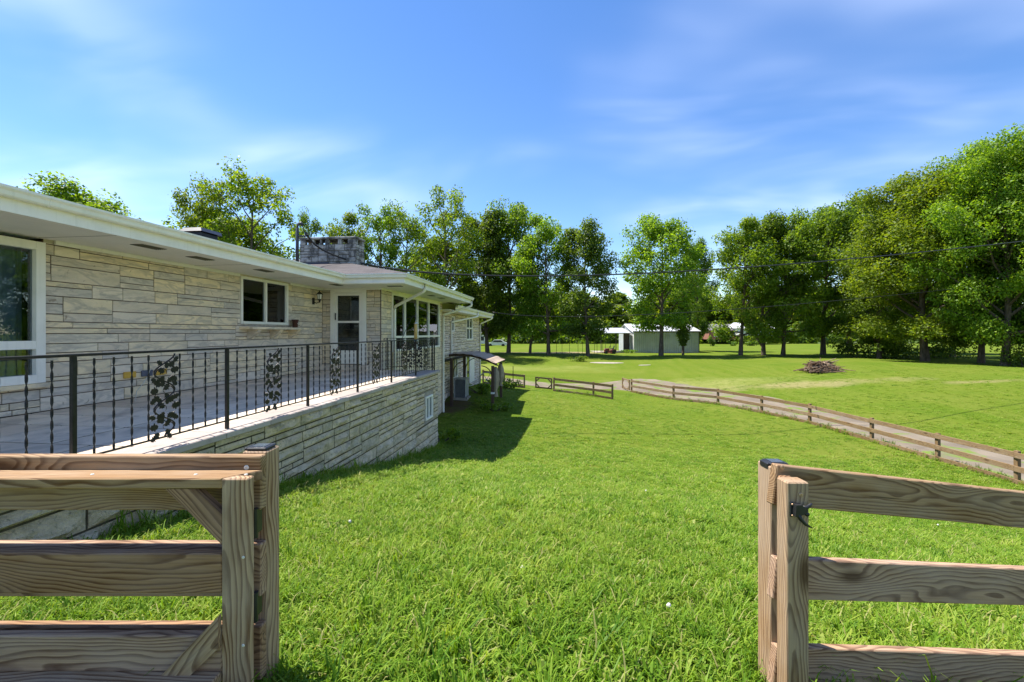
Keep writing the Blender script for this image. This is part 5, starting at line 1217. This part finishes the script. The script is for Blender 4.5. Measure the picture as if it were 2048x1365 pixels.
bush(0, 0, 1.0, .6, 'bright strappy plants at the terrace wall corner', 22, 'leaf_bright', 420, .13, 'plants along the house foot', (-3.75, 13.3))
bush(0, 0, 1.4, .6, 'green plants beside the air conditioner', 23, 'leaf_mid', 500, .12, 'plants along the house foot', (-4.25, 22.0))
bush(0, 0, 2.0, .7, 'green plants along the far rail fence', 24, 'leaf_bright', 700, .12, 'plants along the house foot', (-3.6, 26.6))
# far wood beyond the field, one mass
def far_wood():
    rng = np.random.default_rng(77); r = random.Random(77); VS = []; tm = MB()
    for k in range(120):
        X = -210 + k * 3.7 + r.uniform(-3, 3); D = 132 + r.uniform(-8, 40) + abs(X) * .1
        key = r.choice('abcd'); V = PROTO[key][4]; V = V.reshape(-1, 4, 3)[r.randrange(3)::4].copy()
        c = V.mean(1, keepdims=True); V = c + (V - c) * 3.0
        s = r.uniform(1.1, 1.8); h = r.uniform(.85, 1.4); b = C(X, D, -2.9); a = r.uniform(0, 6.28); ca, sa = math.cos(a), math.sin(a)
        Q = V.reshape(-1, 3); VS.append(np.stack([b.x + (Q[:, 0] * ca - Q[:, 1] * sa) * s, b.y + (Q[:, 0] * sa + Q[:, 1] * ca) * s, b.z - 2.5 + Q[:, 2] * h], 1))
    V = np.concatenate(VS); o = link('far_wood', np_mesh('far_wood', V, quads(len(V) // 4)), 'leaf_bright'); tag(o, 'distant belt of green woodland closing off the field', 'woodland', kind='stuff')
    # hedge line along the far edge of the field
    n = 34000; X = rng.uniform(-170, 190, n); Dm = 118 + rng.normal(0, 1.5, n); z = -2.9 + np.abs(rng.normal(0, 1, n)) * (1.5 + .7 * np.sin(X * .3) + .5 * np.sin(X * .11))
    P = np.stack([X * CT - Dm * ST, X * ST + Dm * CT, z], 1); nn = rng.normal(size=(n, 3)) + np.array([0, -.3, .8]); nn /= np.linalg.norm(nn, axis=1, keepdims=True)
    o = link('hedge', np_mesh('hedge', leaves(P, nn, 1.0, rng), quads(n)), 'leaf_dark'); tag(o, 'dark hedge along the far side of the field', 'hedge', kind='stuff')
far_wood()
def far_things():
    def bld(name, px0, px1, D, y0, y1, roofh, wm_, rm_, lab, cat='house'):
        X0, X1 = (px0 - 1024) / 910 * D, (px1 - 1024) / 910 * D; zt = (666 - y0) / 910 * D; zb = (666 - y1) / 910 * D - .4
        t = empty(name, C((X0 + X1) / 2, D, zb)); tag(t, lab, cat)
        def put(nm, mb, mat): mb.v = [tuple(C(a, D + b, c)) for a, b, c in mb.v]; return mb.build(nm, mat, t)
        put('wall', MB().box(X0, X1, 0, 7, zb, zt), wm_); put('roof', MB().prism([(X0 - .4, -.5, zt), (X0 - .4, 7.5, zt), (X0 - .4, 3.5, zt + roofh)], (X1 - X0 + .8, 0, 0)), rm_)
        k = max(2, int((X1 - X0) / 2.5))
        for i in range(k):
            x = X0 + (i + .5) * (X1 - X0) / k; w = put('window', MB().box(x - .5, x + .5, -.05, -.002, zt - 1.6, zt - .5), 'far_white'); put('pane', MB().box(x - .42, x + .42, -.07, -.052, zt - 1.5, zt - .6), 'room')
    bld('house', 1418, 1472, 112, 661, 676, 1.6, 'brick_red', 'far_roof', 'low red brick house glimpsed through the trees right of the shed')
    bld('house', 1484, 1545, 108, 657, 668, 1.4, 'far_white', 'far_white', 'low white building glimpsed behind the forked tree')
    bld('house', 940, 972, 100, 668, 684, 1.6, 'far_white', 'far_roof', 'grey-white building glimpsed between the far wing and the thick trunk')
    X, D = (994 - 1024) / 910 * 96, 96; zb = -2.95; t = empty('car', C(X, D, zb)); tag(t, 'white car parked far off behind the first tree trunks', 'car')
    def put(nm, mb, mat): mb.v = [tuple(C(X + a, D + b, zb + c)) for a, b, c in mb.v]; return mb.build(nm, mat, t)
    put('body', MB().prism([(-2.1, -.85, .35), (-2.15, -.85, .8), (-1.2, -.85, .95), (-.6, -.85, 1.45), (.9, -.85, 1.48), (1.6, -.85, .98), (2.1, -.85, .85), (2.1, -.85, .35)], (0, 1.7, 0)), 'far_white')
    put('side_window', MB().prism([(-.95, -.87, .98), (-.5, -.87, 1.38), (.8, -.87, 1.4), (1.3, -.87, .98)], (0, .015, 0)), 'room')
    for x in (-1.35, 1.3):
        for y in (-.86, .72): put('wheel', MB().tube([(x, y, .33), (x, y + .16, .33)], .33, 14), 'tyre')
    # brick pile of pale soil beside the far road
far_things()
# ------------------------------------------------------------------ pole and wires
def pole():
    D = 57.0; X = (1366 - 1024) / 910 * D; b = C(X, D, 0); g0 = gz(b.x, b.y); rng = np.random.default_rng(9)
    t = empty('utility_pole', (b.x, b.y, g0)); tag(t, 'ivy-covered utility pole in front of the shed', 'utility pole')
    ht = (666 - 583) / 910 * D - g0
    MB().tube([(b.x, b.y, g0 - .4), (b.x, b.y, g0 + ht)], [.17, .10], 10).build('shaft', 'bark', t)
    MB().cbox(b.x - .06, b.x + .06, b.y - .2, b.y - .11, g0 + 5.4, g0 + 5.7, .01).build('bracket', 'pipe_grey', t)
    n = 3600; z = rng.uniform(1.2, ht - .9, n); a = rng.uniform(0, 6.283, n); w = .35 + .75 * np.exp(-((z - 4.2) / 2.0) ** 2) + .25 * np.sin(z * 2.1) ** 2
    rr = w * rng.uniform(.2, 1, n) ** .6; P = np.stack([b.x + rr * np.cos(a), b.y + rr * np.sin(a), g0 + z], 1); nn = np.stack([np.cos(a), np.sin(a), np.full(n, .6)], 1) + rng.normal(size=(n, 3)) * .4; nn /= np.linalg.norm(nn, axis=1, keepdims=True)
    link('ivy', np_mesh('ivy', leaves(P, nn, .24, rng), quads(n)), 'leaf_dark', t)
pole()
def wire(pts, r, lab, n=60):
    P = [Vector(p) for p in pts]; m = []
    A = np.array(P); s = np.linspace(0, 1, len(A)); co = [np.polyfit(s, A[:, k], 2) for k in range(3)]
    u = np.linspace(0, 1, n); Q = np.stack([np.polyval(c, u) for c in co], 1)
    o = MB().tube([tuple(q) for q in Q], r, 5).build('overhead_cable', 'cable', None, True); tag(o, lab, 'cable', 'overhead cables across the yard'); return o
WT = []
def cpt(px, py, D): return C((px - 1024) / 910 * D, D, (666 - py) / 910 * D)
def wire2(a, b, mid, r, lab):            # end points and a point the sagging cable passes through halfway
    a, b, c = Vector(a), Vector(b), Vector(mid); ctrl = c * 2 - (a + b) / 2
    Q = [tuple(a * (1 - u) ** 2 + ctrl * 2 * u * (1 - u) + b * u * u) for u in np.linspace(0, 1, 60)]
    o = MB().tube(Q, r, 5).build('overhead_cable', 'cable', None, True); tag(o, lab, 'cable', 'overhead cables across the yard')
wire2((-7.68, 12.68, 2.95), cpt(2300, 452, 30), cpt(1290, 547, 19.5), .03, 'thick black service cable from the roof mast to the right')
wire2((-4.7, 28.4, 1.3), cpt(2500, 508, 42), cpt(1580, 610, 34), .021, 'lower thin cable running from the far eave to the right')
wire2(cpt(1120, 616, 100), cpt(2500, 455, 40), cpt(1640, 577, 62), .032, 'middle thin cable crossing in front of the grove')
wire2(cpt(940, 650, 80), cpt(1480, 640, 85), cpt(1225, 656, 82), .03, 'faint far cable low across the gap beside the shed')

# ------------------------------------------------------------------ grass
def tuft_mesh(seed, n, hmin, hmax, spread, wid, clover=False):
    rng = np.random.default_rng(seed); V = []; F = []
    for k in range(n):
        a = rng.uniform(0, 6.283); rr = spread * math.sqrt(rng.random()); bx, by = rr * math.cos(a), rr * math.sin(a); h = rng.uniform(hmin, hmax); w = wid * rng.uniform(.6, 1.2)
        d = rng.uniform(0, 6.283); ln = rng.uniform(.25, 1.15) * h; dx, dy = math.cos(d), math.sin(d); px, py = -dy * w / 2, dx * w / 2; b = len(V)
        V += [(bx - px * .7, by - py * .7, -.012), (bx + px * .7, by + py * .7, -.012), (bx + dx * ln * .28 - px, by + dy * ln * .28 - py, h * .62), (bx + dx * ln * .28 + px, by + dy * ln * .28 + py, h * .62),
              (bx + dx * ln * .68 - px * .7, by + dy * ln * .68 - py * .7, h * .95), (bx + dx * ln * .68 + px * .7, by + dy * ln * .68 + py * .7, h * .95), (bx + dx * ln * 1.1, by + dy * ln * 1.1, h * (.98 if rng.random() < .4 else .78))]
        F += [(b, b + 1, b + 3, b + 2), (b + 2, b + 3, b + 5, b + 4), (b + 4, b + 5, b + 6)]
    me = bpy.data.meshes.new('grass_tuft'); me.from_pydata(V, [], F); me.materials.append(MAT['grass_blade']); me.update(); return me
def clover_mesh():
    m = MB(); m.tube([(0, 0, 0), (.004, 0, .06)], .0015, 4); n = len(m.f); m.lathe([(.004, .055), (.011, .06), (.012, .068), (.007, .076), (.001, .078)], 8)
    me = m.mesh('clover'); me.materials.append(MAT['grass_blade']); me.materials.append(MAT['petal'])
    for i, p in enumerate(me.polygons): p.material_index = 1 if i >= n else 0
    return me
def build_grass():
    gc = bpy.data.collections.new('grass_tufts'); names = []
    specs = [(1, 32, .045, .085, .075, .0065), (2, 32, .04, .08, .08, .008), (3, 28, .05, .10, .07, .0055), (4, 24, .035, .07, .085, .0115), (5, 36, .02, .05, .11, .010), (6, 16, .07, .14, .05, .006), (7, 15, .018, .045, .085, .024)]
    for i, sp in enumerate(specs):
        o = bpy.data.objects.new('tuft_%d' % i, tuft_mesh(*sp)); gc.objects.link(o)
    o = bpy.data.objects.new('tuft_9', clover_mesh()); gc.objects.link(o)
    rng = np.random.default_rng(5); PT = []; SC_ = []; ID = []
    def inpoly(x, y, poly):
        r = np.zeros(len(x), bool); n = len(poly)
        for i in range(n):
            x0, y0 = poly[i]; x1, y1 = poly[(i + 1) % n]
            c = ((y0 > y) != (y1 > y)); xi = (x1 - x0) * (y - y0) / (y1 - y0 + 1e-12) + x0; r ^= c & (x < xi)
        return r
    drive = np.concatenate([DR_IN, DR_OUT[::-1]])[::2]
    bands = [(0.75, 2.5, 600, 1.0), (2.5, 4.5, 430, 1.0), (4.5, 8, 200, 1.15), (8, 14, 80, 1.35), (14, 40, 24, 1.5)]
    for D0, D1, dens, sc in bands:
        wl = 1.16 * D1 + 1.6; n = int((D1 - D0) * 2 * wl * dens); D = rng.uniform(D0, D1, n); X = rng.uniform(-wl, wl, n)
        k = (np.abs(X) < 1.16 * D + 1.5) & (rng.random(n) < np.clip((40 - D) / 26, 0, 1) ** 1.4); D = D[k]; X = X[k]; x = X * CT - D * ST; y = X * ST + D * CT
        k = ~((x < -3.56) & (y < 12.45)) & ~((x < -5.05) & (y < 28.2)) & ~inpoly(x, y, drive) & ~((x < -4.4) & (y > 18.2) & (y < 20.9)); x, y, D = x[k], y[k], D[k]
        patch = np.sin(x * 1.3 + 2 * np.sin(y * .7)) * np.sin(y * 1.1 + 1.5 * np.sin(x * .9)); n = len(x)
        s = sc * rng.uniform(.75, 1.25, n) * (1 + .22 * patch)
        hz = np.interp(D, [2, 4, 7, 12, 20, 40], [1.0, .85, .55, .32, .2, .1]) * s
        ids = rng.integers(0, 5, n); ids = np.where((rng.random(n) < .10 + .08 * patch) & (D < 9), 5, ids)
        wd_ = (np.sin(x * 2.3 + 1.7 * np.sin(y * 1.9)) * np.sin(y * 2.7 + x) > .35) & (rng.random(n) < .35) & (D < 9); ids = np.where(wd_, 6, ids)
        cv = (rng.random(n) < .0006) & (D < 9); ids = np.where(cv, 7, ids); hz = np.where(cv, 1.1, hz); s = np.where(cv, 1.1, s)
        PT.append(np.stack([x, y, G(x, y)], 1)); SC_.append(np.stack([s, s, hz], 1)); ID.append(ids)
    lines = [(a, b, 26) for a, b in zip(FENCE[:-1], FENCE[1:])] + [((11.75, 13.5), (11.95, 11.1), 30), ((-3.5, 2.4), (-3.5, 12.4), 16), ((-0.85, 28.75), (2.6, 27.1), 20), (tuple(cw(-3.1, 1.66)), tuple(cw(-.85, 1.66)), 40), (tuple(cw(1.0, 1.87)), tuple(cw(3.6, 2.3)), 30)]
    for a, b, dn in lines:                               # untrimmed growth along posts and walls
        L_ = math.hypot(b[0] - a[0], b[1] - a[1]); n = int(L_ * dn); t = rng.random(n); x = a[0] + (b[0] - a[0]) * t + rng.normal(0, .05, n); y = a[1] + (b[1] - a[1]) * t + rng.normal(0, .05, n)
        if a[0] == -3.5: x = np.maximum(x, -3.54)
        s = rng.uniform(.9, 1.5, n); PT.append(np.stack([x, y, G(x, y)], 1)); SC_.append(np.stack([s, s, s * rng.uniform(.9, 1.6, n)], 1)); ID.append(rng.integers(0, 6, n))
    P = np.concatenate(PT); Sx = np.concatenate(SC_); I = np.concatenate(ID); n = len(P); print('tufts', n)
    me = bpy.data.meshes.new('grass'); me.vertices.add(n); me.vertices.foreach_set('co', P.astype(np.float32).ravel())
    me.attributes.new('scl', 'FLOAT_VECTOR', 'POINT').data.foreach_set('vector', Sx.astype(np.float32).ravel())
    rot = np.stack([rng.normal(0, .12, n), rng.normal(0, .12, n), rng.uniform(0, 6.283, n)], 1); me.attributes.new('rot', 'FLOAT_VECTOR', 'POINT').data.foreach_set('vector', rot.astype(np.float32).ravel())
    me.attributes.new('vid', 'INT', 'POINT').data.foreach_set('value', I.astype(np.int32)); me.update()
    o = link('grass', me, 'grass_blade'); tag(o, 'uneven green grass blades and clover covering the near lawn', 'grass', kind='stuff')
    ng = bpy.data.node_groups.new('grass_scatter', 'GeometryNodeTree'); ng.interface.new_socket('Geometry', in_out='INPUT', socket_type='NodeSocketGeometry'); ng.interface.new_socket('Geometry', in_out='OUTPUT', socket_type='NodeSocketGeometry')
    N = ng.nodes.new; L = ng.links.new; gi = N('NodeGroupInput'); go = N('NodeGroupOutput'); ip = N('GeometryNodeInstanceOnPoints'); ci = N('GeometryNodeCollectionInfo'); ci.inputs['Collection'].default_value = gc; ci.inputs['Separate Children'].default_value = True; ci.inputs['Reset Children'].default_value = True
    mp = N('GeometryNodeMeshToPoints'); L(gi.outputs[0], mp.inputs['Mesh']); L(mp.outputs[0], ip.inputs['Points']); L(ci.outputs[0], ip.inputs['Instance']); ip.inputs['Pick Instance'].default_value = True
    for nm, dt, sock in (('vid', 'INT', 'Instance Index'), ('rot', 'FLOAT_VECTOR', 'Rotation'), ('scl', 'FLOAT_VECTOR', 'Scale')):
        a = N('GeometryNodeInputNamedAttribute'); a.data_type = dt; a.inputs['Name'].default_value = nm; L(a.outputs['Attribute'], ip.inputs[sock])
    L(ip.outputs[0], go.inputs[0]); md = o.modifiers.new('scatter', 'NODES'); md.node_group = ng
build_grass()
